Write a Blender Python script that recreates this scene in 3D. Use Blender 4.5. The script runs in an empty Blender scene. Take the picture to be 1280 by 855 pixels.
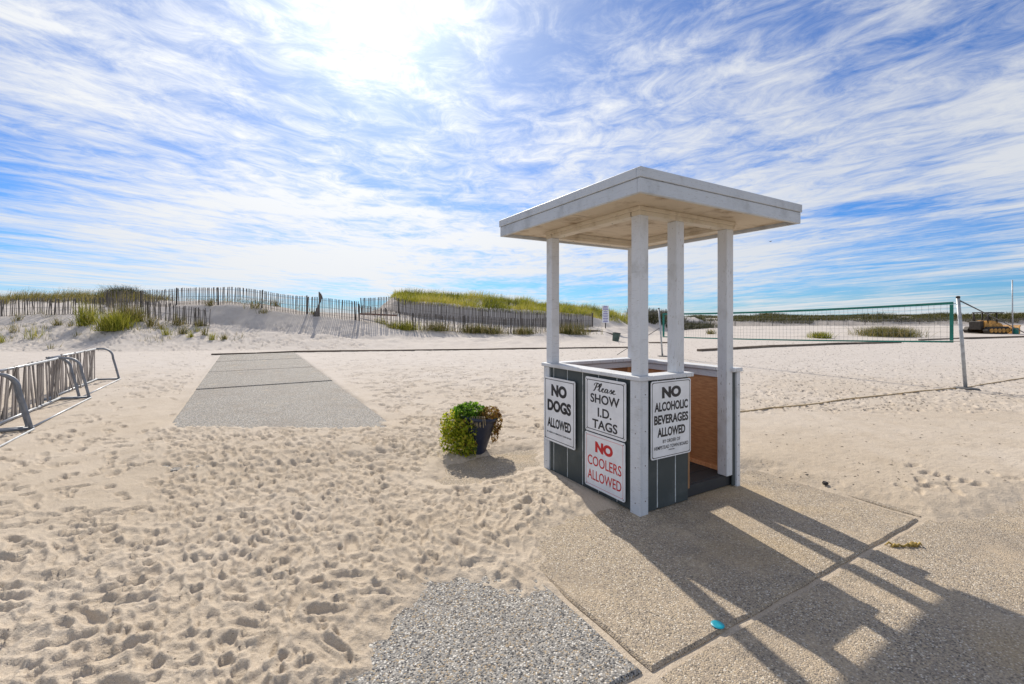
import bpy, bmesh, math, random
import numpy as np
from mathutils import Vector, Matrix

random.seed(7); rng = np.random.default_rng(7)
R = math.radians
scene = bpy.context.scene
col = scene.collection

# ------------------------------------------------------------------ camera
F = 561.0; CX = 640.0; HY = 398.0; EYE = 1.5           # focal length and horizon in photograph pixels
cam = bpy.data.cameras.new('camera'); camo = bpy.data.objects.new('camera', cam); col.objects.link(camo)
cam.sensor_width = 36.0; cam.lens = 36.0 * F / 1280.0
cam.shift_y = -(427.5 - HY) / 1280.0
cam.clip_start = 0.05; cam.clip_end = 9000
camo.location = (0, 0, EYE); camo.rotation_euler = (R(90), 0, 0)
scene.camera = camo

# ------------------------------------------------------------------ light
SUN_AZ = R(-16.5); SUN_EL = R(36.5)                     # azimuth measured clockwise from +Y
sdir = Vector((math.sin(SUN_AZ) * math.cos(SUN_EL), math.cos(SUN_AZ) * math.cos(SUN_EL), math.sin(SUN_EL)))
sun = bpy.data.lights.new('sun', 'SUN'); sun.energy = 4.6; sun.angle = R(0.55); sun.color = (1.0, 0.92, 0.80)
suno = bpy.data.objects.new('sun', sun); col.objects.link(suno)
suno.rotation_euler = sdir.to_track_quat('Z', 'Y').to_euler()

world = bpy.data.worlds.new('World'); scene.world = world; world.use_nodes = True
SEED = (21.3, 15.5, 14.2)
def build_world():
    nt = world.node_tree; nt.nodes.clear(); N = nt.nodes; Lk = nt.links.new
    out = N.new('ShaderNodeOutputWorld'); bg = N.new('ShaderNodeBackground'); bg.inputs[1].default_value = 0.128
    Lk(bg.outputs[0], out.inputs[0])
    sky = N.new('ShaderNodeTexSky'); sky.sky_type = 'NISHITA'; sky.sun_disc = False
    sky.sun_elevation = SUN_EL; sky.sun_rotation = SUN_AZ; sky.air_density = 1.0; sky.dust_density = 0.25; sky.ozone_density = 3.0
    hs = N.new('ShaderNodeMix'); hs.data_type = 'RGBA'; hs.blend_type = 'MULTIPLY'; hs.inputs['Factor'].default_value = 1.0
    hs.inputs['B'].default_value = (0.25, 0.50, 0.84, 1)                 # white balance of the clear sky
    Lk(sky.outputs[0], hs.inputs['A'])
    def math_(op, a, b=None, c=None):
        n = N.new('ShaderNodeMath'); n.operation = op
        for i, v in enumerate((a, b, c)):
            if v is None: continue
            if hasattr(v, 'is_linked'): Lk(v, n.inputs[i])
            else: n.inputs[i].default_value = v
        return n.outputs[0]
    tc = N.new('ShaderNodeTexCoord')
    sep = N.new('ShaderNodeSeparateXYZ'); Lk(tc.outputs['Generated'], sep.inputs[0])
    zz = math_('ADD', math_('MAXIMUM', sep.outputs[2], 0.0), 0.10)
    px = math_('DIVIDE', sep.outputs[0], zz); py = math_('DIVIDE', sep.outputs[1], zz)
    # cirrus drawn out along gently curved lines on the cloud plane
    v = math_('ADD', py, math_('MULTIPLY', math_('MULTIPLY', px, px), 0.20))
    def noise(x, y, z, scale, detail, rough, dist=0.0):
        cb = N.new('ShaderNodeCombineXYZ'); Lk(x, cb.inputs[0]); Lk(y, cb.inputs[1]); cb.inputs[2].default_value = z
        n = N.new('ShaderNodeTexNoise'); n.inputs['Scale'].default_value = scale; n.inputs['Detail'].default_value = detail
        n.inputs['Roughness'].default_value = rough; n.inputs['Distortion'].default_value = dist
        Lk(cb.outputs[0], n.inputs['Vector']); return n.outputs[0]
    streak = noise(math_('MULTIPLY', px, 0.58), v, SEED[0], 1.5, 11, 0.62, 0.5)
    fine = noise(math_('MULTIPLY', px, 0.95), v, SEED[1], 6.0, 10, 0.70, 0.7)
    patch = noise(px, py, SEED[2], 0.36, 3, 0.5, 0.3)
    d = math_('ADD', math_('ADD', math_('MULTIPLY', streak, 0.80), math_('MULTIPLY', fine, 0.62)), math_('MULTIPLY', patch, 0.95))
    mr = N.new('ShaderNodeMapRange'); mr.interpolation_type = 'SMOOTHSTEP'
    mr.inputs['From Min'].default_value = 0.95; mr.inputs['From Max'].default_value = 1.36
    Lk(d, mr.inputs['Value'])
    # forward scattering: thin cloud is brighter the closer it lies to the sun
    dot = N.new('ShaderNodeVectorMath'); dot.operation = 'DOT_PRODUCT'; Lk(tc.outputs['Generated'], dot.inputs[0]); dot.inputs[1].default_value = sdir
    c = math_('MAXIMUM', dot.outputs['Value'], 0.0)
    lum = math_('ADD', math_('ADD', 5.6, math_('MULTIPLY', math_('POWER', c, 7.0), 2.8)), math_('MULTIPLY', math_('POWER', c, 90.0), 6.0))
    cc = N.new('ShaderNodeVectorMath'); cc.operation = 'SCALE'; cc.inputs[0].default_value = (0.94, 0.965, 1.0); Lk(lum, cc.inputs['Scale'])
    mx = N.new('ShaderNodeMix'); mx.data_type = 'RGBA'
    veil = math_('MULTIPLY', math_('POWER', c, 10.0), 0.48)
    fac = math_('MINIMUM', math_('ADD', math_('MULTIPLY', mr.outputs[0], 0.92), veil), 1.0)
    Lk(fac, mx.inputs['Factor']); Lk(hs.outputs['Result'], mx.inputs['A']); Lk(cc.outputs[0], mx.inputs['B'])
    Lk(mx.outputs['Result'], bg.inputs[0])
build_world()

vs = scene.view_settings
vs.view_transform = 'Standard'; vs.look = 'None'; vs.exposure = 0.16; vs.gamma = 1.0; vs.use_curve_mapping = False

# ------------------------------------------------------------------ helpers
def gp(px, py, z=0.0):
    "photograph pixel to the point where its ray meets height z"
    d = F * (EYE - z) / (py - HY)
    return Vector(((px - CX) / F * d, d, z))
def tag(o, label=None, cat=None, group=None, kind=None):
    if label: o['label'] = label
    if cat: o['category'] = cat
    if group: o['group'] = group
    if kind: o['kind'] = kind
    return o
def empty(name, loc=(0, 0, 0), rz=0.0, label=None, cat=None, group=None):
    o = bpy.data.objects.new(name, None); col.objects.link(o); o.empty_display_size = 0.2
    o.location = loc; o.rotation_euler = (0, 0, rz)
    return tag(o, label, cat, group)
def link(name, me, parent=None, loc=None, rot=None):
    o = bpy.data.objects.new(name, me); col.objects.link(o)
    if parent: o.parent = parent
    if loc is not None: o.location = loc
    if rot is not None: o.rotation_euler = rot
    return o
def mesh_bm(name, bm, mat, parent=None, loc=None, rot=None, smooth=False):
    me = bpy.data.meshes.new(name); bm.normal_update(); bm.to_mesh(me); bm.free()
    if smooth: me.polygons.foreach_set('use_smooth', [True] * len(me.polygons))
    me.materials.append(mat)
    return link(name, me, parent, loc, rot)
def mesh_np(name, V, Fc, mat, parent=None, loc=None, smooth=False):
    "V (n,3), Fc (m,k) all faces with the same number of corners"
    me = bpy.data.meshes.new(name); V = np.asarray(V, np.float32); Fc = np.asarray(Fc, np.int32)
    k = Fc.shape[1]
    me.vertices.add(len(V)); me.vertices.foreach_set('co', V.ravel())
    me.loops.add(Fc.size); me.loops.foreach_set('vertex_index', Fc.ravel())
    me.polygons.add(len(Fc)); me.polygons.foreach_set('loop_start', np.arange(0, Fc.size, k, dtype=np.int32))
    me.polygons.foreach_set('loop_total', np.full(len(Fc), k, np.int32))
    if smooth: me.polygons.foreach_set('use_smooth', np.ones(len(Fc), bool))
    me.update(calc_edges=True); me.materials.append(mat)
    return link(name, me, parent, loc)
def add_box(bm, x0, x1, y0, y1, z0, z1, bev=0.0, M=None):
    r = bmesh.ops.create_cube(bm, size=1.0)
    vs_ = r['verts']
    for v in vs_:
        v.co = Vector((x0 + (v.co.x + .5) * (x1 - x0), y0 + (v.co.y + .5) * (y1 - y0), z0 + (v.co.z + .5) * (z1 - z0)))
    if M is not None:
        for v in vs_: v.co = M @ v.co
    if bev > 0:
        es = list({e for v in vs_ for e in v.link_edges})
        bmesh.ops.bevel(bm, geom=es, offset=bev, segments=1, affect='EDGES', profile=0.5)
def box(name, mat, parent, x0, x1, y0, y1, z0, z1, bev=0.003):
    bm = bmesh.new(); add_box(bm, x0, x1, y0, y1, z0, z1, bev); return mesh_bm(name, bm, mat, parent)
def add_tube(bm, pts, rad, seg=8, cap=True):
    pts = [Vector(p) for p in pts]; n = len(pts); rings = []
    rads = rad if isinstance(rad, (list, tuple)) else [rad] * n
    up = Vector((0, 0, 1)); prev = None
    for i, p in enumerate(pts):
        t = (pts[min(i + 1, n - 1)] - pts[max(i - 1, 0)]).normalized()
        if prev is None:
            a = up if abs(t.z) < .9 else Vector((1, 0, 0)); nrm = (a - t * a.dot(t)).normalized()
        else:
            nrm = (prev - t * prev.dot(t)).normalized()
        prev = nrm; b = t.cross(nrm)
        rings.append([bm.verts.new(p + (nrm * math.cos(2 * math.pi * k / seg) + b * math.sin(2 * math.pi * k / seg)) * rads[i]) for k in range(seg)])
    for i in range(n - 1):
        for k in range(seg):
            bm.faces.new((rings[i][k], rings[i][(k + 1) % seg], rings[i + 1][(k + 1) % seg], rings[i + 1][k]))
    if cap:
        bm.faces.new(list(reversed(rings[0]))); bm.faces.new(rings[-1])
def tube(name, mat, parent, pts, rad, seg=8):
    bm = bmesh.new(); add_tube(bm, pts, rad, seg); return mesh_bm(name, bm, mat, parent, smooth=True)
def add_lathe(bm, prof, seg=24, c=(0, 0, 0)):
    rings = []
    for r_, z_ in prof:
        rings.append([bm.verts.new((c[0] + r_ * math.cos(2 * math.pi * k / seg), c[1] + r_ * math.sin(2 * math.pi * k / seg), c[2] + z_)) for k in range(seg)])
    for i in range(len(rings) - 1):
        for k in range(seg):
            bm.faces.new((rings[i][k], rings[i][(k + 1) % seg], rings[i + 1][(k + 1) % seg], rings[i + 1][k]))
    bm.faces.new(list(reversed(rings[0]))); bm.faces.new(rings[-1])
# value noise on numpy arrays
_tab = rng.random((256, 256))
def vnoise(x, y):
    xi = np.floor(x).astype(int); yi = np.floor(y).astype(int); fx = x - xi; fy = y - yi
    fx = fx * fx * (3 - 2 * fx); fy = fy * fy * (3 - 2 * fy)
    g = lambda a, b: _tab[a & 255, b & 255]
    return (g(xi, yi) * (1 - fx) + g(xi + 1, yi) * fx) * (1 - fy) + (g(xi, yi + 1) * (1 - fx) + g(xi + 1, yi + 1) * fx) * fy
def fbm(x, y, o=4):
    s = 0; a = .5
    for i in range(o):
        s = s + a * (vnoise(x * 2 ** i + 17.3 * i, y * 2 ** i + 5.1 * i) - .5); a *= .5
    return s
def sstep(a, b, x):
    t = np.clip((x - a) / (b - a), 0, 1); return t * t * (3 - 2 * t)

# ------------------------------------------------------------------ materials
class NB:
    def __init__(s, name):
        s.m = bpy.data.materials.new(name); s.m.use_nodes = True; s.nt = s.m.node_tree; s.nt.nodes.clear()
        s.out = s.n('ShaderNodeOutputMaterial'); s.b = s.n('ShaderNodeBsdfPrincipled'); s.l(s.b.outputs[0], s.out.inputs[0])
        s.tc = s.n('ShaderNodeTexCoord')
    def n(s, t): return s.nt.nodes.new(t)
    def l(s, a, b): s.nt.links.new(a, b)
    def coord(s, scale=(1, 1, 1), src='Object'):
        mp = s.n('ShaderNodeMapping'); mp.inputs['Scale'].default_value = scale; s.l(s.tc.outputs[src], mp.inputs[0]); return mp.outputs[0]
    def noise(s, co, scale, detail=4, rough=.55, dist=0):
        t = s.n('ShaderNodeTexNoise'); t.inputs['Scale'].default_value = scale; t.inputs['Detail'].default_value = detail
        t.inputs['Roughness'].default_value = rough; t.inputs['Distortion'].default_value = dist; s.l(co, t.inputs['Vector']); return t.outputs[0]
    def vor(s, co, scale, out='Color', feat='F1', rnd=1.0):
        t = s.n('ShaderNodeTexVoronoi'); t.feature = feat; t.inputs['Scale'].default_value = scale; t.inputs['Randomness'].default_value = rnd
        s.l(co, t.inputs['Vector']); return t.outputs[out]
    def ramp(s, f, stops, interp='LINEAR'):
        r = s.n('ShaderNodeValToRGB'); r.color_ramp.interpolation = interp; e = r.color_ramp.elements
        while len(e) < len(stops): e.new(0.5)
        for i, (p, c) in enumerate(stops):
            e[i].position = p; e[i].color = (*c, 1) if len(c) == 3 else c
        s.l(f, r.inputs[0]); return r.outputs[0]
    def fac(s, f, a, b):
        r = s.n('ShaderNodeMapRange'); r.interpolation_type = 'SMOOTHSTEP'; r.inputs['From Min'].default_value = a; r.inputs['From Max'].default_value = b
        s.l(f, r.inputs['Value']); return r.outputs[0]
    def mul(s, a, b):
        r = s.n('ShaderNodeMath'); r.operation = 'MULTIPLY'
        for i, v in enumerate((a, b)):
            if hasattr(v, 'is_linked'): s.l(v, r.inputs[i])
            else: r.inputs[i].default_value = v
        return r.outputs[0]
    def add(s, a, b):
        r = s.n('ShaderNodeMath'); r.operation = 'ADD'
        for i, v in enumerate((a, b)):
            if hasattr(v, 'is_linked'): s.l(v, r.inputs[i])
            else: r.inputs[i].default_value = v
        return r.outputs[0]
    def mix(s, f, a, b, mode='MIX'):
        r = s.n('ShaderNodeMix'); r.data_type = 'RGBA'; r.blend_type = mode
        for k, v in (('Factor', f), ('A', a), ('B', b)):
            if hasattr(v, 'is_linked'): s.l(v, r.inputs[k])
            elif k == 'Factor': r.inputs[k].default_value = v
            else: r.inputs[k].default_value = (*v, 1)
        return r.outputs['Result']
    def bump(s, h, strength=.3, dist=.01):
        b = s.n('ShaderNodeBump'); b.inputs['Strength'].default_value = strength; b.inputs['Distance'].default_value = dist
        s.l(h, b.inputs['Height']); s.l(b.outputs[0], s.b.inputs['Normal'])
    def base(s, c, rough=.8, metal=0.0, spec=None):
        if hasattr(c, 'is_linked'): s.l(c, s.b.inputs['Base Color'])
        else: s.b.inputs['Base Color'].default_value = (*c, 1)
        s.b.inputs['Roughness'].default_value = rough; s.b.inputs['Metallic'].default_value = metal
        if spec is not None: s.b.inputs['Specular IOR Level'].default_value = spec
        return s.m

def m_sand():
    b = NB('sand'); co = b.coord()
    big = b.noise(co, 0.35, 4, .6); mid = b.noise(co, 3.0, 5, .6); grain = b.noise(co, 260, 2, .6); g2 = b.noise(co, 55, 4, .7)
    c = b.mix(b.fac(big, .35, .65), (0.48, 0.40, 0.305), (0.54, 0.46, 0.365))
    c = b.mix(b.mul(b.fac(mid, .42, .72), .5), c, (0.42, 0.34, 0.25))
    c = b.mix(b.mul(b.fac(grain, .54, .70), .7), c, (0.24, 0.175, 0.115))
    c = b.mix(b.mul(b.fac(grain, .46, .28), .5), c, (0.80, 0.71, 0.58))
    # paler, greyer sand away from the trodden area, on the dunes
    geo = b.n('ShaderNodeSeparateXYZ'); b.l(b.tc.outputs['Object'], geo.inputs[0])
    pale = b.mul(b.fac(b.add(geo.outputs[1], b.mul(big, 6.0)), 6.0, 19.0), .85)
    c = b.mix(pale, c, b.mix(b.mul(b.fac(mid, .4, .75), .5), (0.54, 0.495, 0.455), (0.42, 0.375, 0.33)))
    # scattered dark specks: dried weed and shell bits pressed in the sand
    sp = b.vor(co, 5.0, 'Distance'); c = b.mix(b.mul(b.fac(sp, .085, .04), b.mul(b.fac(b.noise(co, 1.2, 2), .48, .6), .75)), c, (0.10, 0.075, 0.055))
    h = b.add(b.mul(grain, .12), b.mul(g2, 0.9)); h = b.add(h, b.mul(b.noise(co, 14, 4, .6), 1.2))
    b.bump(h, .7, .014)
    return b.base(c, .93, spec=.2)
def m_aggregate(name, dark, sandy):
    b = NB(name); co = b.coord()
    sc = 125 if dark else 150; cell = b.vor(co, sc, 'Color'); dist = b.vor(co, sc, 'Distance')
    sx = b.n('ShaderNodeSeparateColor'); b.l(cell, sx.inputs[0])
    if dark:
        st = [(0, (.05, .053, .06)), (.20, (.21, .21, .205)), (.40, (.33, .32, .30)), (.62, (.45, .42, .37)), (.80, (.40, .31, .20)), (.91, (.72, .69, .63))]
    else:
        st = [(0, (.12, .105, .09)), (.14, (.30, .25, .20)), (.36, (.45, .375, .285)), (.60, (.54, .43, .29)), (.80, (.38, .31, .24)), (.92, (.78, .71, .60))]
    c = b.ramp(sx.outputs[0], st, 'CONSTANT')
    c = b.mix(b.mul(b.fac(dist, .25, .8), .65), c, (.20, .18, .155) if dark else (.27, .225, .165))
    big = b.noise(co, 1.1, 5, .62); c = b.mix(b.mul(b.fac(big, .45, .68), .4), c, (.21, .175, .14))
    # sand blown thin over the stones
    sn = b.add(b.mul(b.noise(co, 2.3, 6, .68), 1.0), b.mul(b.noise(co, 26, 3, .7), .35))
    c = b.mix(b.mul(b.fac(sn, .62 if sandy else .74, 1.02 if sandy else 1.02), .85), c, (.55, .435, .30))
    if sandy: c = b.mix(b.mul(b.fac(b.noise(co, .8, 3), .50, .68), .35), c, (.56, .40, .20))
    b.bump(b.add(b.mul(dist, -1.0), b.mul(b.noise(co, 40, 3), .4)), .7, .006)
    return b.base(c, .85, spec=.3)
def m_paint(name, base, stain, grain=(3, 3, 40), amt=.5, rough=.55, chips=None):
    b = NB(name); co = b.coord(grain); c0 = b.coord()
    g = b.noise(co, 2.2, 6, .65); s1 = b.noise(c0, 4.5, 6, .65); s2 = b.noise(co, 6, 4, .7)
    c = b.mix(b.mul(b.fac(s1, .48, .72), amt), base, stain)
    c = b.mix(b.mul(b.fac(g, .55, .78), amt * .8), c, tuple(x * .72 for x in stain))
    if chips: c = b.mix(b.fac(s2, .63, .66), c, chips)
    b.bump(b.add(g, b.mul(s2, .5)), .25, .004)
    return b.base(c, rough)
def m_plain(name, c, rough=.7, metal=0, var=.25, scale=12, bump=.15):
    b = NB(name); n = b.noise(b.coord(), scale, 5, .6)
    cc = b.mix(b.fac(n, .3, .7), tuple(x * (1 - var) for x in c), tuple(min(1, x * (1 + var)) for x in c))
    if bump: b.bump(n, bump, .004)
    return b.base(cc, rough, metal)
def m_wood(name, a, c2, scale=(30, 30, 2), rough=.85):
    b = NB(name); co = b.coord(scale); oi = b.n('ShaderNodeObjectInfo')
    n = b.noise(co, 3, 6, .65); c = b.mix(b.fac(n, .3, .7), a, c2)
    hv = b.n('ShaderNodeHueSaturation'); b.l(b.add(b.mul(oi.outputs['Random'], .7), .6), hv.inputs['Value']); b.l(c, hv.inputs['Color'])
    b.bump(n, .35, .004); return b.base(hv.outputs[0], rough)
def m_leaf(name, stops, trans=.35):
    b = NB(name); at = b.n('ShaderNodeAttribute'); at.attribute_name = 'tint'
    c = b.ramp(at.outputs['Fac'], stops); b.base(c, .6, spec=.25)
    tr = b.n('ShaderNodeBsdfTranslucent'); b.l(c, tr.inputs[0])
    mx = b.n('ShaderNodeMixShader'); mx.inputs[0].default_value = trans; b.l(b.b.outputs[0], mx.inputs[1]); b.l(tr.outputs[0], mx.inputs[2]); b.l(mx.outputs[0], b.out.inputs[0])
    return b.m

M = {}
M['sand'] = m_sand()
M['agg_grey'] = m_aggregate('grey_aggregate_concrete', True, False)
M['agg_pad'] = m_aggregate('pad_aggregate_concrete', True, False)
M['agg_tan'] = m_aggregate('tan_aggregate_concrete', False, True)
M['white'] = m_paint('weathered_white_paint', (.62, .65, .69), (.40, .41, .41), (3, 3, 30), .6, .5, chips=(.36, .35, .33))
M['white_chip'] = m_paint('chipped_white_paint', (.62, .645, .68), (.44, .445, .44), (14, 14, 3), .6, .55, chips=(.22, .20, .17))
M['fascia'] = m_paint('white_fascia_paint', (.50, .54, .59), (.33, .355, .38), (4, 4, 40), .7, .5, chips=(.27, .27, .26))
M['soffit'] = m_paint('stained_bounce_tint_paint', (.56, .48, .37), (.28, .20, .12), (1.0, 14, 9), 1.0, .65)  # white paint with warm bounce from the sand put into its colour, plus stains
M['soffit_beam'] = m_paint('cream_beam_paint', (.62, .56, .46), (.36, .28, .18), (5, 5, 5), .6, .6)
M['siding'] = m_paint('dark_slate_paint', (.050, .064, .066), (.095, .11, .112), (30, 30, 3), .7, .6)
M['floor_dark'] = m_paint('charcoal_deck_paint', (.035, .036, .038), (.07, .068, .062), (4, 4, 20), .7, .7)
M['groove'] = m_plain('pale_backing', (.62, .66, .67), .6)
M['ply'] = m_wood('tan_plywood', (.42, .20, .085), (.60, .32, .15), (4, 4, 22), .6)
M['ply_frame'] = m_wood('tan_trim', (.50, .25, .11), (.64, .36, .18), (10, 10, 3), .6)
M['sign_white'] = m_plain('white_sign_enamel', (.78, .80, .83), .32, 0, .09, 5, .05)
M['ink_black'] = m_plain('black_lettering', (.012, .014, .022), .4, 0, .1)
M['ink_red'] = m_plain('red_lettering', (.55, .012, .018), .4, 0, .1)
M['ink_pink'] = m_plain('faded_red_line', (.70, .30, .30), .4, 0, .1)
M['ink_blue'] = m_plain('blue_lettering', (.13, .10, .38), .5, 0, .2)
M['screw'] = m_plain('rusty_screw', (.12, .085, .06), .5, .6)
M['galv'] = m_plain('galvanised_steel', (.20, .215, .24), .5, .25, .25, 9, .1)
M['galv_bright'] = m_plain('bright_galvanised_steel', (.38, .40, .42), .42, .25, .2, 9, .1)
M['slat'] = m_wood('weathered_grey_slat', (.21, .185, .165), (.34, .30, .27), (40, 40, 3))
M['picket'] = m_wood('dark_fence_picket', (.10, .09, .082), (.21, .185, .165), (40, 40, 3))
M['post_wood'] = m_wood('dark_post_wood', (.05, .045, .04), (.11, .095, .08), (20, 20, 3))
M['curb'] = m_wood('weathered_brown_timber', (.10, .075, .055), (.22, .17, .125), (2, 20, 20))
M['beam_red'] = m_wood('red_brown_timber', (.16, .075, .05), (.28, .14, .09), (2, 20, 20))
M['wire'] = m_plain('rusty_wire', (.10, .085, .075), .6, .5)
M['pot'] = m_plain('navy_glazed_pot', (.018, .026, .055), .42, 0, .3, 6, .05)
M['soil'] = m_plain('dark_soil', (.03, .022, .016), .95)
M['leaf_green'] = m_leaf('yellow_green_leaves', [(0, (.07, .11, .012)), (.3, (.24, .32, .02)), (.65, (.46, .50, .035)), (.9, (.62, .58, .07)), (1, (.34, .17, .04))], .5)
M['leaf_top'] = m_leaf('bright_green_leaves', [(0, (.03, .09, .012)), (.5, (.12, .27, .02)), (1, (.30, .46, .05))], .5)
M['leaf_dry'] = m_leaf('orange_brown_leaves', [(0, (.10, .045, .015)), (.5, (.26, .13, .03)), (.8, (.36, .22, .05)), (1, (.42, .38, .09))])
M['stem'] = m_plain('dry_stem', (.30, .24, .14), .8)
M['grass_green'] = m_leaf('dune_grass_green', [(0, (.07, .085, .015)), (.35, (.21, .23, .022)), (.7, (.40, .39, .04)), (1, (.52, .44, .12))], .4)
M['grass_dry'] = m_leaf('dune_grass_olive', [(0, (.05, .055, .018)), (.4, (.16, .16, .035)), (.75, (.30, .25, .08)), (1, (.48, .37, .19))], .35)
M['scrub'] = m_leaf('far_scrub', [(0, (.035, .04, .014)), (.5, (.09, .095, .025)), (.85, (.17, .15, .04)), (1, (.24, .20, .09))], .25)
M['shrub'] = m_leaf('dark_shrub', [(0, (.025, .03, .012)), (.6, (.06, .065, .025)), (1, (.13, .11, .05))], .2)
M['net_band'] = m_plain('teal_net_band', (.008, .17, .13), .6, 0, .2)
M['net_cord'] = m_plain('dark_net_cord', (.10, .115, .12), .7)
M['rope'] = m_plain('tan_webbing', (.46, .34, .19), .85, 0, .25, 20)
M['rope_dark'] = m_plain('dark_rope', (.09, .085, .08), .8)
M['can'] = m_plain('green_bin', (.06, .10, .085), .55, 0, .3, 5)
M['liner'] = m_plain('black_liner', (.012, .012, .012), .4)
M['dozer'] = m_plain('rusty_yellow_paint', (.52, .26, .05), .55, 0, .35, 3)
M['steel_dark'] = m_plain('dark_dirty_steel', (.035, .028, .022), .6, .3, .4, 5)
M['turquoise'] = m_plain('turquoise_plastic', (.0, .27, .36), .4, 0, .1)
M['weed'] = m_plain('dried_seaweed', (.36, .25, .06), .8, 0, .4, 40)
M['char'] = m_plain('dark_debris', (.025, .02, .018), .8, 0, .5, 40)
M['pebble'] = m_wood('small_debris', (.09, .07, .055), (.20, .16, .125), (50, 50, 50))
M['bird'] = m_plain('bird_feathers', (.12, .11, .11), .8)

# ------------------------------------------------------------------ terrain
ANG = R(30.5)                                    # everything man-made is squared to this direction
E1 = Vector((-math.sin(ANG), math.cos(ANG), 0)); E2 = Vector((math.cos(ANG), math.sin(ANG), 0))
# dune profile: for each bearing (photograph column) the distance and height of five successive lines of the dune
COLS = [-900, -300, 0, 75, 150, 225, 285, 330, 380, 449, 472, 493, 530, 600, 660, 725, 757, 790, 830, 880, 1280, 2300]
KN = [
 [(20, 0), (25, 1.4), (29, 1.9), (32, 2.4), (34, 2.7), (36, 3.0)],
 [(20, 0), (25, 1.4), (29, 1.9), (32, 2.4), (34, 2.7), (36, 3.0)],
 [(19.5, 0), (26, 1.5), (29, 1.9), (32, 2.5), (34, 2.8), (36, 3.05)],
 [(19.5, 0), (26, 1.62), (30, 2.1), (33, 2.6), (35, 2.9), (37, 3.2)],
 [(19.5, 0), (25.5, 1.66), (29.5, 2.2), (32, 2.6), (33.5, 2.95), (35, 3.25)],
 [(20, 0), (25.6, 1.30), (27.5, 2.22), (30, 2.5), (31, 2.56), (32, 2.62)],
 [(20.5, 0), (25.6, 1.15), (27.2, 2.30), (29, 2.55), (30, 2.6), (31, 2.66)],
 [(20.5, 0), (24.6, .85), (26.8, 2.06), (28.5, 2.3), (29.7, 2.4), (31, 2.45)],
 [(20.5, 0), (24, .7), (26.5, 1.69), (28, 1.85), (29.2, 1.9), (30.5, 1.95)],
 [(20.5, 0), (23.5, .42), (26, 1.38), (28, 1.5), (29.5, 1.55), (31, 1.65)],
 [(20.7, 0), (23.7, .40), (26.2, 1.2), (30, 1.55), (32.5, 1.8), (35, 2.1)],
 [(21, 0), (24, .38), (26.5, 1.0), (32.5, 1.9), (34, 2.85), (39, 3.5)],
 [(21, 0), (24.5, .3), (27, .76), (33, 1.45), (34.3, 2.66), (40, 3.45)],
 [(21.5, 0), (25, .2), (28, .53), (34, 1.06), (35.3, 2.3), (40.5, 3.15)],
 [(22, 0), (26, .15), (29, .50), (35, .88), (36.3, 2.06), (42, 2.85)],
 [(24, 0), (27, .12), (30, .40), (36, .68), (37.3, 1.75), (44, 2.35)],
 [(25, 0), (28, .12), (31, .3), (37, .75), (39, 1.3), (45, 1.95)],
 [(30, 0), (33, .1), (37, .2), (42, .8), (45, 1.3), (49, 1.8)],
 [(38, 0), (42, .05), (46, .15), (50, .9), (53, 1.3), (58, 1.7)],
 [(55, 0), (70, 0), (84, .1), (88, 1.0), (92, 1.4), (97, 1.75)],
 [(60, 0), (72, 0), (84, .1), (88, 1.1), (92, 1.6), (97, 2.1)],
 [(60, 0), (72, 0), (84, .1), (88, 1.1), (92, 1.6), (97, 2.1)]]
KN = np.array(KN)
def dune(x, y):
    x = np.asarray(x, float); y = np.asarray(y, float)
    yy = np.maximum(y, 1.0); px = np.clip(CX + F * x / yy, -900, 2300)
    kd = [np.interp(px, COLS, KN[:, k, 0]) for k in range(6)]; kz = [np.interp(px, COLS, KN[:, k, 1]) for k in range(6)]
    kd += [kd[5] + 14, kd[5] + 45]; kz += [kz[5] * .55, 0 * kz[5]]
    z = np.zeros_like(yy)
    for k in range(7):
        t = np.clip((yy - kd[k]) / (kd[k + 1] - kd[k]), 0, 1)
        ts = t if k in (1, 2, 3) else (.5 * t + .5 * t * t * (3 - 2 * t))
        z = np.where((yy >= kd[k]) & (yy < kd[k + 1]), kz[k] + (kz[k + 1] - kz[k]) * ts, z)
    rough = sstep(0, 3.5, yy - kd[0]) * (1 - sstep(0, 60, yy - kd[6]))
    z = z + rough * (.36 * fbm(x * .35, y * .35, 3) + .20 * fbm(x * 1.1 + 9, y * 1.1, 3))
    z = z + .5 * np.exp(-((x - 30.5) / 3.6) ** 2 - ((y - 37.5) / 2.0) ** 2) + .3 * np.exp(-((x - 23) / 1.6) ** 2 - ((y - 34.5) / 1.5) ** 2)
    return np.where(y > 5, z, 0.0)
def T(x, y): return float(dune(np.array([x]), np.array([y]))[0])
def hit(px, py, dmin=3.0):
    "first place where the sight line of a photograph pixel meets the ground"
    d = np.concatenate([np.arange(dmin, 60, .05), np.arange(60, 160, .2)])
    x = (px - CX) / F * d; zr = EYE - (py - HY) / F * d; zt = dune(x, d)
    i = np.argmax(zt >= zr)
    if zt[i] < zr[i]: i = len(d) - 1
    return Vector((x[i], d[i], zt[i]))
def at(px, d):
    x = (px - CX) / F * d; return Vector((x, d, T(x, d)))

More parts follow.
